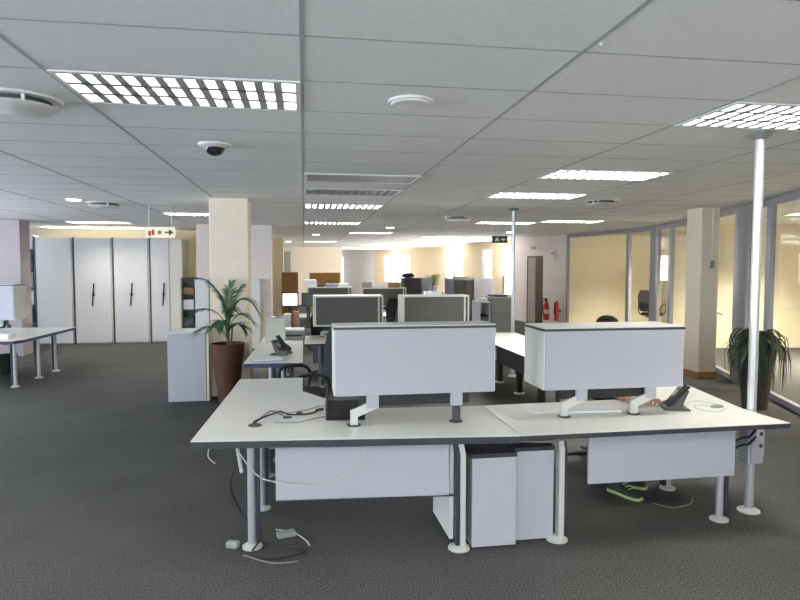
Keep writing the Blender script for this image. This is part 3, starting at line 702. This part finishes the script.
# ------------------------------------------------------------------ office chairs
def office_chair(x, y, rz, label):
    t = thing('office_chair', label, 'office chair', (x, y, 0), rz, 'black office chairs')   # faces -Y at rz 0
    s = MB().prism([(-.22, -.24), (-.12, -.27), (.12, -.27), (.22, -.24), (.25, 0), (.21, .22), (-.21, .22), (-.25, 0)], .44, .52)
    obj('seat', s, 'black_fabric', t, bevel=.03, seg=3)
    bk = MB(); T = Matrix.Translation((0, .25, .56)) @ Matrix.Rotation(R(-9), 4, 'X')
    bk.prism([(-.18, 0), (.18, 0), (.24, .15), (.235, .42), (.17, .58), (-.17, .58), (-.235, .42), (-.24, .15)], -.035, .035, T @ Matrix(((1, 0, 0, 0), (0, 0, 1, 0), (0, 1, 0, 0), (0, 0, 0, 1))))
    obj('backrest', bk, 'black_fabric', t, bevel=.025, seg=3)
    obj('back_support', MB().tube([(0, .12, .42), (0, .30, .43), (0, .32, .62), (0, .36, .78)], .018, 8, smooth=True), 'black_plastic', t, smooth=True)
    for sx in (-1, 1):
        obj('armrest', MB().tube([(sx*.22, .10, .45), (sx*.30, .12, .50), (sx*.31, .14, .66), (sx*.305, .05, .73), (sx*.30, -.14, .72), (sx*.30, -.18, .62), (sx*.29, -.08, .50), (sx*.22, -.04, .45)], .017, 8, smooth=True), 'black_plastic', t, smooth=True)
    obj('gas_column', MB().tube([(0, 0, .09), (0, 0, .44)], [.028, .028], 12), 'black_plastic', t)
    for k in range(5):
        a = 2*PI*k/5+.3; ca, sa = math.cos(a), math.sin(a)
        b_ = obj('base_arm', MB().tube([(0, 0, .12), (ca*.15, sa*.15, .11), (ca*.30, sa*.30, .085)], [.026, .02, .014], 8), 'black_plastic', t, smooth=True)
        Tc = Matrix.Translation((ca*.30, sa*.30, .03)) @ Matrix.Rotation(a, 4, 'Z') @ Matrix.Rotation(R(90), 4, 'X')
        obj('caster', MB().lathe([(.026, -.024), (.03, -.015), (.03, .015), (.026, .024)], n=14, T=Tc), 'black_plastic', b_, smooth=True)
    return t
ch = office_chair(.0, 6.12, R(-74), 'empty black armchair on wheels behind the left foreground desk, seen from its side')
ch.scale = (1.03, 1.03, 1.0)
dup(ch, (2.54, 4.98, 0), R(0), 'black office chair the person is sitting on behind the right desk')
dup(ch, (.38, 9.75, 0), R(170), 'black office chair by the second-row left cabinet')
dup(ch, (1.28, 9.85, 0), R(-80), 'black office chair between the two second-row cabinets')
dup(ch, (1.95, 11.9, 0), R(20), 'black office chair in front of the third-row right cabinet')
dup(ch, (-5.45, 11.6, 0), R(20), 'black office chair behind the blue-edged left desk')
dup(ch, (9.35, 15.3, 0), R(120), 'black office chair inside the glazed office, seen through glass')

# ------------------------------------------------------------------ seated person
def skinned(name, verts, edges, radii, material, parent=None, root=0, sub=1):
    me = bpy.data.meshes.new(name); me.from_pydata(verts, edges, []); o = bpy.data.objects.new(name, me); COL.objects.link(o)
    me.materials.append(M[material])
    md = o.modifiers.new('skin', 'SKIN'); md.use_smooth_shade = True
    for i, r in enumerate(radii):
        sv = me.skin_vertices[0].data[i]; sv.radius = r if isinstance(r, tuple) else (r, r); sv.use_root = (i == root)
    s = o.modifiers.new('sub', 'SUBSURF'); s.levels = sub; s.render_levels = sub
    if parent: o.parent = parent
    return o
px, py = 2.54, 4.92
V = [(0, .02, .56), (0, .0, .72), (0, -.04, .90), (0, -.06, 1.03), (0, -.08, 1.10), (0, -.10, 1.17), (0, -.125, 1.235),   # pelvis .. skull
     (-.17, -.05, 1.00), (-.22, -.18, .80), (-.15, -.52, .775), (-.15, -.70, .775),
     (.17, -.05, 1.00), (.22, -.18, .80), (.08, -.52, .775), (.02, -.72, .775),
     (-.10, -.05, .53), (-.11, -.42, .52), (-.14, -.46, .30), (-.17, -.50, .10), (-.14, -.57, .05),
     (.10, -.05, .53), (.12, -.42, .52), (.04, -.38, .30), (-.05, -.34, .10), (.0, -.40, .05)]
E_ = [(0, 1), (1, 2), (2, 3), (3, 4), (4, 5), (5, 6), (3, 7), (7, 8), (8, 9), (9, 10), (3, 11), (11, 12), (12, 13), (13, 14),
      (0, 15), (15, 16), (16, 17), (17, 18), (18, 19), (0, 20), (20, 21), (21, 22), (22, 23), (23, 24)]
RD = [.12, .115, .13, .10, .05, .075, .07, .06, .045, .033, .028, .06, .045, .033, .028, .085, .06, .05, .035, .03, .085, .06, .05, .035, .03]
body = skinned('person', V, E_, RD, 'skin')
body.location = (px, py, 0); tag(body, 'person in dark clothes sitting behind the right overhead cabinet, only hair, hands and shoes showing', 'person')
# hands: palm and five bent fingers each
def hand(wx, wy, wz, side, rz):
    T = Matrix.Translation((wx, wy, wz)) @ Matrix.Rotation(rz, 4, 'Z')
    v = [(0, .02, 0), (0, -.05, .004)]; e = [(0, 1)]; r = [(.024, .016), (.036, .014)]
    for k, (fx, L) in enumerate(((-.030, .062), (-.010, .074), (.010, .070), (.030, .055))):
        i = len(v); v += [(fx*.9, -.07, .006), (fx*1.1, -.075-L*.45, .012), (fx*1.15, -.075-L*.8, -.002), (fx*1.15, -.075-L, -.016)]
        e += [(1, i), (i, i+1), (i+1, i+2), (i+2, i+3)]; r += [.0105, .0095, .0085, .007]
    i = len(v); v += [(side*.035, -.02, 0), (side*.055, -.055, -.006), (side*.050, -.082, -.012)]; e += [(0, i), (i, i+1), (i+1, i+2)]; r += [.013, .011, .008]
    skinned('hand', [tuple(T @ Vector(p)) for p in v], e, r, 'skin', body, 0)
hand(-.15, -.72, .775, 1, R(12)); hand(.01, -.74, .775, -1, R(-10))
# hair cap, ears and face
hc = MB().lathe([(.088, -.035), (.100, .0), (.098, .04), (.080, .078), (.045, .10), (.008, .106)], n=24, T=Matrix.Translation((0, -.095, 1.245)) @ Matrix.Diagonal((.95, 1.1, 1, 1)))
obj('hair', hc, 'hair', body, smooth=True)
for s in (-1, 1):
    obj('ear', MB().lathe([(.003, -.012), (.018, -.008), (.02, 0), (.012, .01), (.003, .012)], n=10, T=Matrix.Translation((s*.082, -.09, 1.20)) @ Matrix.Rotation(R(90), 4, 'Y') @ Matrix.Diagonal((1.5, .9, .6, 1))), 'skin', body, smooth=True)
    obj('eye', MB().lathe([(.003, -.011), (.010, -.006), (.012, 0), (.010, .006), (.003, .011)], (s*.03, -.190, 1.205), 10), 'cable_black', body, smooth=True)
obj('nose', MB().tube([(0, -.19, 1.21), (0, -.215, 1.175), (0, -.195, 1.165)], [.009, .014, .010], 8), 'skin', body, smooth=True)
obj('mouth', MB().box(-.022, .022, -.200, -.188, 1.135, 1.143), 'pink_thing', body, bevel=.003)
Vs = [V[0], V[1], V[2], V[3], V[7], V[8], (-.17, -.38, .785), V[11], V[12], (.14, -.38, .785)]
skinned('shirt', Vs, [(0, 1), (1, 2), (2, 3), (3, 4), (4, 5), (5, 6), (3, 7), (7, 8), (8, 9)], [.135, .13, .145, .112, .075, .058, .045, .075, .058, .045], 'cloth_dark', body)
Vt = [V[0]]+V[15:19]+V[20:24]
skinned('trousers', Vt, [(0, 1), (1, 2), (2, 3), (3, 4), (0, 5), (5, 6), (6, 7), (7, 8)], [.14, .10, .076, .062, .048, .10, .076, .062, .048], 'cloth_dark', body)
def shoe(x, y, rz, lab):
    T = Matrix.Translation((x, y, 0)) @ Matrix.Rotation(rz, 4, 'Z')       # toe toward -Y
    up = MB()
    prof = [(-.15, .030, .045), (-.13, .043, .05), (-.08, .050, .062), (-.02, .046, .085), (.04, .040, .105), (.10, .040, .11), (.125, .030, .10)]
    rings = []
    for yy, hw, h in prof:
        ring = [up.bm.verts.new(T @ Vector(p)) for p in ((-hw, yy, .022), (-hw*.95, yy, .022+h*.5), (-hw*.5, yy, h), (hw*.5, yy, h), (hw*.95, yy, .022+h*.5), (hw, yy, .022))]
        rings.append(ring)
    for a_, b2 in zip(rings, rings[1:]):
        for k in range(6): up.bm.faces.new((a_[k], a_[(k+1) % 6], b2[(k+1) % 6], b2[k]))
    up.bm.faces.new(rings[0][::-1]); up.bm.faces.new(rings[-1])
    s = obj('shoe', up, 'shoe_black', body, smooth=True, bevel=.006, label=lab)
    so = MB().prism([(-.030, -.158), (.030, -.158), (.050, -.12), (.054, -.07), (.044, .03), (.042, .12), (.02, .135), (-.02, .135), (-.042, .12), (-.044, .03), (-.054, -.07), (-.050, -.12)], .003, .026, T)
    obj('sole', so, 'shoe_lime', s, bevel=.004)
    ti = MB()
    for k in range(4): ti.box(-.03, .03, -.075+k*.028, -.068+k*.028, .070+k*.012, .076+k*.012, T)
    obj('laces', ti, 'shoe_lime', s)
shoe(-.12, -.62, R(24), 'black shoe with lime green sole, nearer one'); shoe(.01, -.44, R(50), 'black shoe with lime green sole, farther one')

# ------------------------------------------------------------------ plants
def tapered_pot(t, r0, r1, h, material, seg=4):
    """square tapered planter with an inset soil surface"""
    n = 28
    obj('pot', MB().lathe([(r0, 0), (r1, h), (r1*.92, h), (r1*.88, h-.05)], n=n), material, t, smooth=True)
    obj('soil', MB().lathe([(r1*.88, h-.06), (r1*.88, h-.04)], n=n), 'soil', t)
def frond(path, start=.36, ll0=.20, yoff=0.):
    """arching leaf stalk along a path with drooping leaflets on both sides of its outer part"""
    mb = MB(); P_ = spline([Vector(p) for p in path], 9); n = len(P_)
    mb.tube(P_, [.008*(1-.75*k/n) for k in range(n)], 5)
    for k in range(int(n*start), n-1):
        p = P_[k]; s = (k/n-start)/(1-start); dr = (P_[k+1]-P_[k-1]).normalized(); side = dr.cross(Vector((0, 0, 1)))
        side = side.normalized() if side.length > .2 else Vector((0, 1, 0)).cross(dr).normalized()
        ll = ll0*math.sin(PI*min(1, .22+s*.72))+.04
        for sg in (-1, 1):
            dd = (side*sg*.62+dr*.9+Vector((0, 0, .12))).normalized(); L_ = ll*rnd.uniform(.8, 1.15)
            q = [p+dd*L_*u+Vector((0, 0, -.45*L_*u*u)) for u in (0, .3, .65, 1)]
            mb.strip(q, (.004, .010, .008, .001), (dr-dd*dr.dot(dd)).normalized())
    return mb
t = thing('potted_palm', 'potted palm with arching fronds in a tapered brown pot before the cream pillar', 'potted plant', (-.985, 8.14, 0))
tapered_pot(t, .125, .215, .77, 'pot_brown')
rnd = random.Random(11)
obj('stem', MB().tube([(0, 0, .70), (.01, 0, .9), (0, .01, 1.02)], [.02, .016, .012], 8), 'stem', t, smooth=True)
obj('stem', MB().tube([(.02, .01, .70), (.05, .0, .85), (.06, .01, .98)], [.015, .012, .010], 8), 'stem', t, smooth=True)
for path in (
    [(0, 0, .78), (.0, .01, 1.10), (.02, .03, 1.35), (.05, .06, 1.56)],
    [(0, 0, .78), (-.03, 0, 1.20), (-.12, -.02, 1.46), (-.27, -.05, 1.60), (-.47, -.08, 1.62)],
    [(0, 0, .78), (-.04, -.02, 1.05), (-.15, -.05, 1.19), (-.31, -.10, 1.22), (-.45, -.13, 1.12)],
    [(0, 0, .80), (-.05, -.03, .92), (-.18, -.10, 1.0), (-.35, -.16, .96)],
    [(0, 0, .78), (.04, 0, 1.10), (.13, -.02, 1.31), (.27, -.04, 1.32), (.41, -.05, 1.17)],
    [(0, 0, .80), (.03, -.04, .94), (.12, -.10, 1.03), (.23, -.15, .98)],
    [(0, 0, .78), (-.02, .01, 1.18), (-.10, .03, 1.40), (-.24, .05, 1.58)],
    [(0, 0, .78), (.03, .02, 1.15), (.10, .04, 1.36), (.17, .07, 1.50)],
    [(0, 0, .80), (.02, -.05, 1.05), (.04, -.14, 1.22), (.07, -.30, 1.24)],
    [(0, 0, .80), (-.01, -.06, .98), (-.05, -.18, 1.08), (-.10, -.32, 1.02)],
    [(0, 0, .80), (.05, .0, 1.04), (.16, .02, 1.14), (.32, .02, 1.05)]):
    obj('frond', frond(path), 'leaf', t)
t = thing('potted_plant', 'tall dark planter with drooping strap leaves beside the near service pole', 'potted plant', (5.54, 6.75, 0))
tapered_pot(t, .14, .22, .82, 'pot_dark')
rnd = random.Random(5)
for g in range(5):
    mb = MB()
    for k in range(30):
        az = rnd.uniform(0, 2*PI); d0 = Vector((math.cos(az), math.sin(az), 0)); L = rnd.uniform(.14, .34); dp = rnd.uniform(.35, 1.15); up = rnd.uniform(.08, .24)
        sd = Vector((-d0.y, d0.x, 0)); wob = rnd.uniform(-.06, .06)
        pts = [Vector((0, 0, .80))+d0*(.05+L*min(1, s*1.5))+sd*wob*math.sin(s*5)+Vector((0, 0, up*math.sin(min(1, s*2.2)*PI*.5)-dp*max(0, s-.25)**1.3)) for s in [i/9 for i in range(10)]]
        mb.strip(pts, [.010]*3+[.013]*4+[.010, .007, .001], sd)
    obj('foliage', mb, 'leaf_dark', t)
t = thing('potted_plant', 'pale yellow-green plant on the far cabinet before the bright window', 'potted plant', (3.12, 14.6, 1.15))
obj('pot', MB().lathe([(.08, 0), (.12, .16), (.11, .16), (.10, .13)], n=18), 'paper', t, smooth=True)
mb = MB()
for k in range(60):
    az = rnd.uniform(0, 2*PI); d0 = Vector((math.cos(az), math.sin(az), 0)); L = rnd.uniform(.08, .28); h = rnd.uniform(.15, .45)
    mb.strip([Vector((0, 0, .13))+d0*L*s+Vector((0, 0, h*s-.12*s*s)) for s in (0, .3, .6, .85, 1)], (.004, .014, .022, .015, .002), Vector((-d0.y, d0.x, 0)))
obj('foliage', mb, 'leaf_pale', t)

# ------------------------------------------------------------------ storage
# mobile shelving: four tall white units side by side
xs = [-5.98, -5.17, -4.33, -3.52, -2.80]
labs = ['leftmost tall white mobile shelving unit with no wheel handle', 'second tall white mobile shelving unit from the left with a wheel handle',
        'third tall white mobile shelving unit from the left with a wheel handle', 'narrow rightmost tall white shelving unit with cream side and small handle']
for k in range(4):
    x0, x1 = xs[k], xs[k+1]; t = thing('shelving_unit', labs[k], 'shelving unit', ((x0+x1)/2, 15.25, 0), 0, 'tall white mobile shelving units'); a = (x1-x0)/2
    fa = a-.035 if k < 3 else a-.16
    off = 0 if k < 3 else -.13
    obj('carcass', MB().box(-a+.03, a-.005, -.40, .45, .02, 2.40), 'cab_cream', t)
    obj('end_panel', MB().box(off-fa, off+fa, -.43, -.40, .03, 2.42), 'cab_white', t, bevel=.004)
    obj('edge_trim', MB().box(-a-.004, -a+.03, -.43, .1, .0, 2.43), 'edge_dark', t)
    obj('plinth', MB().box(-a+.03, a-.005, -.41, .45, 0, .03), 'mid_grey', t)
    if k:
        hx = 0 if k < 3 else -.06
        h = MB()
        h.lathe([(.045, -.03), (.045, 0)], n=16, T=Matrix.Translation((hx, -.43, 1.13)) @ Matrix.Rotation(R(90), 4, 'X'))
        for q, L in ((0, .26), (PI, .26)):
            h.box(-.012, .012, -.46, -.44, 0, L, Matrix.Translation((hx, 0, 1.13)) @ Matrix.Rotation(q+.08, 4, 'Y'))
        obj('handle', h, 'black_plastic', t)
# open rack at the left end of the units
t = thing('shelf_rack', 'narrow open rack of files at the left end of the tall shelving', 'shelf rack', (-6.15, 15.3, 0))
obj('side', MB().box(-.13, -.11, -.4, .4, 0, 2.35), 'mid_grey', t)
for k in range(6): obj('shelf', MB().box(-.11, .11, -.4, .4, .05+k*.42, .07+k*.42), 'mid_grey', t)
for k in range(6):
    for q in range(2):
        tag(obj('file_box', MB().box(-6.25+q*.11, -6.16+q*.11, 14.92, 15.3, .071+k*.42, .071+k*.42+(.20+.11*((k*3+q*5) % 3)/2)), ['dark_grey', 'paper', 'mid_grey'][(k+2*q) % 3]),
            '%s file box on the %s shelf of the left rack, %s' % (['dark', 'white', 'grey'][(k+2*q) % 3], ['lowest', 'second', 'third', 'fourth', 'fifth', 'top'][k], 'left' if q == 0 else 'right'), 'file box', 'file boxes on the left rack')
# rack right of the shelving
t = thing('shelf_rack', 'dark open rack standing right of the tall shelving, behind the palm', 'shelf rack', (-2.58, 14.72, 0))
obj('frame', MB().box(-.19, -.16, -.3, .3, 0, 1.52).box(.16, .24, -.3, .3, 0, 1.52).box(-.16, .16, .28, .3, 0, 1.52), 'steel_grey', t)
for k in range(5): obj('shelf', MB().box(-.16, .16, -.3, .28, .05+k*.36, .07+k*.36), 'dark_grey', t)
for k in range(4):
    tag(obj('file_box', MB().box(-2.72, -2.50, 14.5, 14.8, .071+k*.36, .071+k*.36+.14+.04*(k % 3)), ['paper', 'dark_grey', 'paper', 'wood_brown'][k]),
        ['white box on the lowest shelf of the dark rack', 'dark box on the second shelf of the dark rack', 'white box on the third shelf of the dark rack', 'brown box on the upper shelf of the dark rack'][k], 'box', 'boxes on the dark rack')
def cupboard(x0, x1, y0, y1, h, label, body='cab_white', front=None, doors=2, z=0, seam=True, name='cupboard', topm=None):
    t = thing(name, label, 'cupboard', ((x0+x1)/2, (y0+y1)/2, z)); a = (x1-x0)/2; b_ = (y1-y0)/2
    obj('carcass', MB().box(-a, a, -b_, b_, 0, h-.02), body, t, bevel=.003)
    obj('top_panel', MB().box(-a-.004, a+.004, -b_-.004, b_+.004, h-.02, h), topm or body, t)
    for k in range(doors):
        w_ = 2*a/doors; d = obj('door', MB().box(-a+k*w_+.006, -a+(k+1)*w_-.006, -b_-.016, -b_, .03, h-.03), front or body, t, bevel=.002)
        hx = -a+(k+1)*w_-.05 if k % 2 == 0 else -a+k*w_+.04
        obj('handle', MB().box(hx, hx+.012, -b_-.028, -b_-.016, h*.5, h*.5+.12), 'alu', d)
    return t
# low cabinet left of the palm
t = thing('low_cabinet', 'low white cabinet with plain back standing left of the potted palm', 'cabinet', (-1.50, 8.42, 0))
obj('carcass', MB().box(-.25, .235, -.22, .22, .01, .90), 'laminate', t, bevel=.003)
obj('top_panel', MB().box(-.255, .24, -.225, .225, .90, .925), 'laminate_light', t, bevel=.003)
obj('side_edge', MB().box(.236, .262, -.22, .22, .01, .925), 'cab_cream', t)
obj('edge_trim', MB().box(.222, .236, -.2205, -.2195, .02, .90), 'wood_brown', t)
cupboard(-2.28, -2.0, 13.4, 13.85, 1.50, 'tall white cupboard behind the low cabinet, left of the pillar', doors=1)
cupboard(-1.18, -.95, 13.4, 13.85, 1.50, 'white cupboard end just right of the cream pillar', doors=1)
# far storage
t = cupboard(3.22, 3.66, 12.95, 13.8, 1.50, 'tall cupboard with dark doors left of the exit sign', 'purple_grey', 'dark_door', 2, topm='mid_grey')
cupboard(3.67, 4.13, 12.93, 13.8, 1.52, 'tall plain mauve-grey cupboard right of the dark-doored one', 'purple_grey', 'purple_grey', 1, topm='mid_grey')
tag(obj('file_stack', MB().box(3.32, 3.6, 13.1, 13.4, 1.501, 1.55), 'mid_grey', bevel=.01), 'grey folder heap on top of the dark-doored tall cupboard', 'files')
t = thing('photocopier', 'grey filing cabinet with papers on top near the exit door', 'filing cabinet', (3.62, 11.2, 0))
obj('carcass', MB().box(-.20, .22, -.30, .30, .02, 1.20), 'steel_grey', t, bevel=.006)
for k in range(4):
    d = obj('drawer', MB().box(-.19, .21, -.315, -.30, .04+k*.29, .31+k*.29), 'steel_grey', t, bevel=.004)
    obj('handle', MB().box(-.05, .07, -.33, -.315, .22+k*.29, .235+k*.29), 'mid_grey', d)
t.name = 'filing_cabinet'
t = thing('open_shelf', 'narrow open shelf with dark compartments beside the filing cabinet', 'shelf', (3.30, 11.1, 0))
obj('frame', MB().box(-.11, -.09, -.25, .25, 0, 1.12).box(.08, .10, -.25, .25, 0, 1.12).box(-.09, .08, -.25, .25, 1.10, 1.12).box(-.09, .08, .23, .25, 0, 1.1), 'paper', t)
for k in range(4): obj('shelf', MB().box(-.09, .08, -.25, .23, .04+k*.27, .055+k*.27), 'dark_grey', t)
tag(obj('paper_pile', MB().box(3.22, 3.36, 10.9, 11.1, 1.121, 1.19), 'paper', bevel=.02), 'white paper heap on the narrow open shelf', 'papers')
tag(obj('document_tray', MB().box(3.48, 3.78, 11.0, 11.3, 1.201, 1.24), 'black_plastic', bevel=.01), 'black tray on top of the grey filing cabinet', 'tray')
cupboard(2.30, 2.70, 14.0, 14.5, 1.50, 'small dark-fronted cupboard behind the third row', 'dark_door', 'dark_door', 2)
cupboard(2.715, 2.96, 13.98, 14.5, 1.50, 'pale grey side of the small dark-fronted cupboard, built as its own box', 'frame_light', 'frame_light', 1)  # separate box standing in for the paler side of the dark-fronted cupboard
cupboard(2.97, 3.30, 14.3, 14.9, 1.15, 'low pale cupboard carrying the far plant', 'purple_grey', 'purple_grey', 2)
tag(obj('jacket', MB().lathe([(.05, 0), (.17, .03), (.20, .10), (.14, .18), (.05, .20)], n=12, T=Matrix.Translation((2.42, 14.2, 1.501)) @ Matrix.Diagonal((.8, .8, .6, 1))), 'black_plastic', smooth=True), 'dark soft bag on top of the small dark cupboard', 'bag')
cupboard(-.66, -.18, 18.6, 19.0, 1.60, 'brown wooden cupboard behind the lit monitor', 'wood_brown', 'wood_brown', 1)
cupboard(.18, 1.17, 20.0, 20.45, 1.57, 'orange wooden cupboard against the far cream wall', 'wood_orange', 'wood_orange', 2)
cupboard(-1.5, -.6, 28.3, 28.75, 2.45, 'tall grey louvred cupboard at the far end wall', 'steel_grey', 'steel_grey', 2)
# small white box printer-like item on the right middle desk
tag(obj('desk_card', MB().box(2.60, 2.78, 8.6, 8.63, .741, .93, None), 'mid_grey', bevel=.003), 'small tilted grey card holder on the right second-row desk', 'card holder')

# ------------------------------------------------------------------ signs and safety
t = thing('hanging_sign', 'cream hanging sign with dark arrow under the ceiling near the tall shelving', 'sign', (-2.09, 9.5, 2.19))
obj('panel', MB().box(-.21, .21, -.012, .012, 0, .16), 'sign_cream', t, bevel=.003)
for x in (-.16, .16): obj('hanger', MB().tube([(x, 0, .16), (x, 0, .50)], .004, 6), 'white_metal', t)
MF = Matrix(((1, 0, 0, 0), (0, 0, 1, -.016), (0, 1, 0, 0), (0, 0, 0, 1)))
obj('arrow', MB().prism([(.06, .07), (.12, .07), (.12, .035), (.19, .08), (.12, .125), (.12, .09), (.06, .09)], 0, .004, MF), 'sign_mark', t)
obj('pictogram', MB().box(-.17, -.13, -.016, -.012, .03, .10).box(-.12, -.085, -.016, -.012, .04, .12), 'red', t)
obj('pictogram', MB().lathe([(.028, 0), (.028, .004)], n=16, T=Matrix.Translation((-.01, -.012, .08)) @ Matrix.Rotation(R(90), 4, 'X')), 'wood_brown', t)
t = thing('exit_sign', 'small dark green hanging exit sign with white figure and arrow', 'exit sign', (4.60, 14.0, 2.33))
obj('panel', MB().box(-.19, .19, -.015, .015, 0, .165), 'exit_green', t, bevel=.003)
for x in (-.14, .14): obj('hanger', MB().tube([(x, 0, .165), (x, 0, .36)], .004, 6), 'white_metal', t)
MF2 = Matrix(((1, 0, 0, 0), (0, 0, 1, -.019), (0, 1, 0, 0), (0, 0, 0, 1)))
mb = MB().prism([(-.12, .035), (-.09, .035), (-.065, .075), (-.045, .045), (-.02, .05), (-.05, .11), (-.09, .115), (-.12, .085), (-.10, .08)], 0, .004, MF2)
mb.lathe([(.014, 0), (.014, .004)], n=12, T=Matrix.Translation((-.055, -.015, .135)) @ Matrix.Rotation(R(90), 4, 'X'))
obj('running_figure', mb, 'paper', t)
obj('arrow', MB().prism([(.03, .07), (.08, .07), (.08, .04), (.13, .083), (.08, .125), (.08, .095), (.03, .095)], 0, .004, MF2), 'paper', t)
def on_exit_wall(s, off=.03): p = lerp(P[0], P[1], s); return (p[0]-off, p[1])
ang = math.atan2(P[1][1]-P[0][1], P[1][0]-P[0][0])
x, y = on_exit_wall(.56, .02)
t = thing('door_sign', 'faint pale sign with picture mounted above the exit door', 'sign', (x, y, 2.25), ang)
obj('plate', MB().box(-.32, .32, 0, .012, 0, .20), 'pillar_pink', t); obj('pictogram', MB().box(-.12, .02, .012, .015, .05, .15).box(.06, .2, .012, .015, .05, .15), 'mid_grey', t)
x, y = on_exit_wall(.20, .02)
t = thing('fire_call_point', 'small white call box with dark mark on the wall right of the exit door', 'call point', (x, y, 1.98), ang)
obj('housing', MB().box(-.10, .10, 0, .05, 0, .26), 'paper', t, bevel=.006); obj('button', MB().box(-.04, .04, .05, .06, .14, .20), 'red', t)
t = thing('fire_extinguisher', 'red fire extinguisher on the wall right of the exit door', 'fire extinguisher', (6.98, 16.9, .22))
obj('cylinder', MB().lathe([(.08, 0), (.085, .02), (.085, .42), (.05, .50), (.03, .53)], n=20), 'red', t, smooth=True)
obj('label_plate', MB().lathe([(.087, .18), (.087, .30)], n=20), 'paper', t, smooth=True)
obj('valve', MB().box(-.03, .03, -.03, .03, .53, .60).box(-.12, .03, -.012, .012, .60, .63), 'black_plastic', t)
obj('hose', MB().tube([(-.03, -.02, .57), (-.13, -.05, .5), (-.12, -.06, .3), (-.11, -.06, .15)], .014, 8, smooth=True), 'black_plastic', t, smooth=True)
t = thing('fire_extinguisher', 'second darker fire extinguisher beside the red one by the glass', 'fire extinguisher', (7.15, 16.55, .22))
obj('cylinder', MB().lathe([(.06, 0), (.065, .02), (.065, .48), (.03, .56)], n=20), 'red', t, smooth=True)
obj('bracket', MB().box(-.02, .12, -.02, .02, .25, .30), 'black_plastic', t)
obj('horn', MB().tube([(.0, -.04, .58), (-.09, -.05, .5), (-.08, -.06, .2)], [.012, .014, .03], 8), 'black_plastic', t, smooth=True)
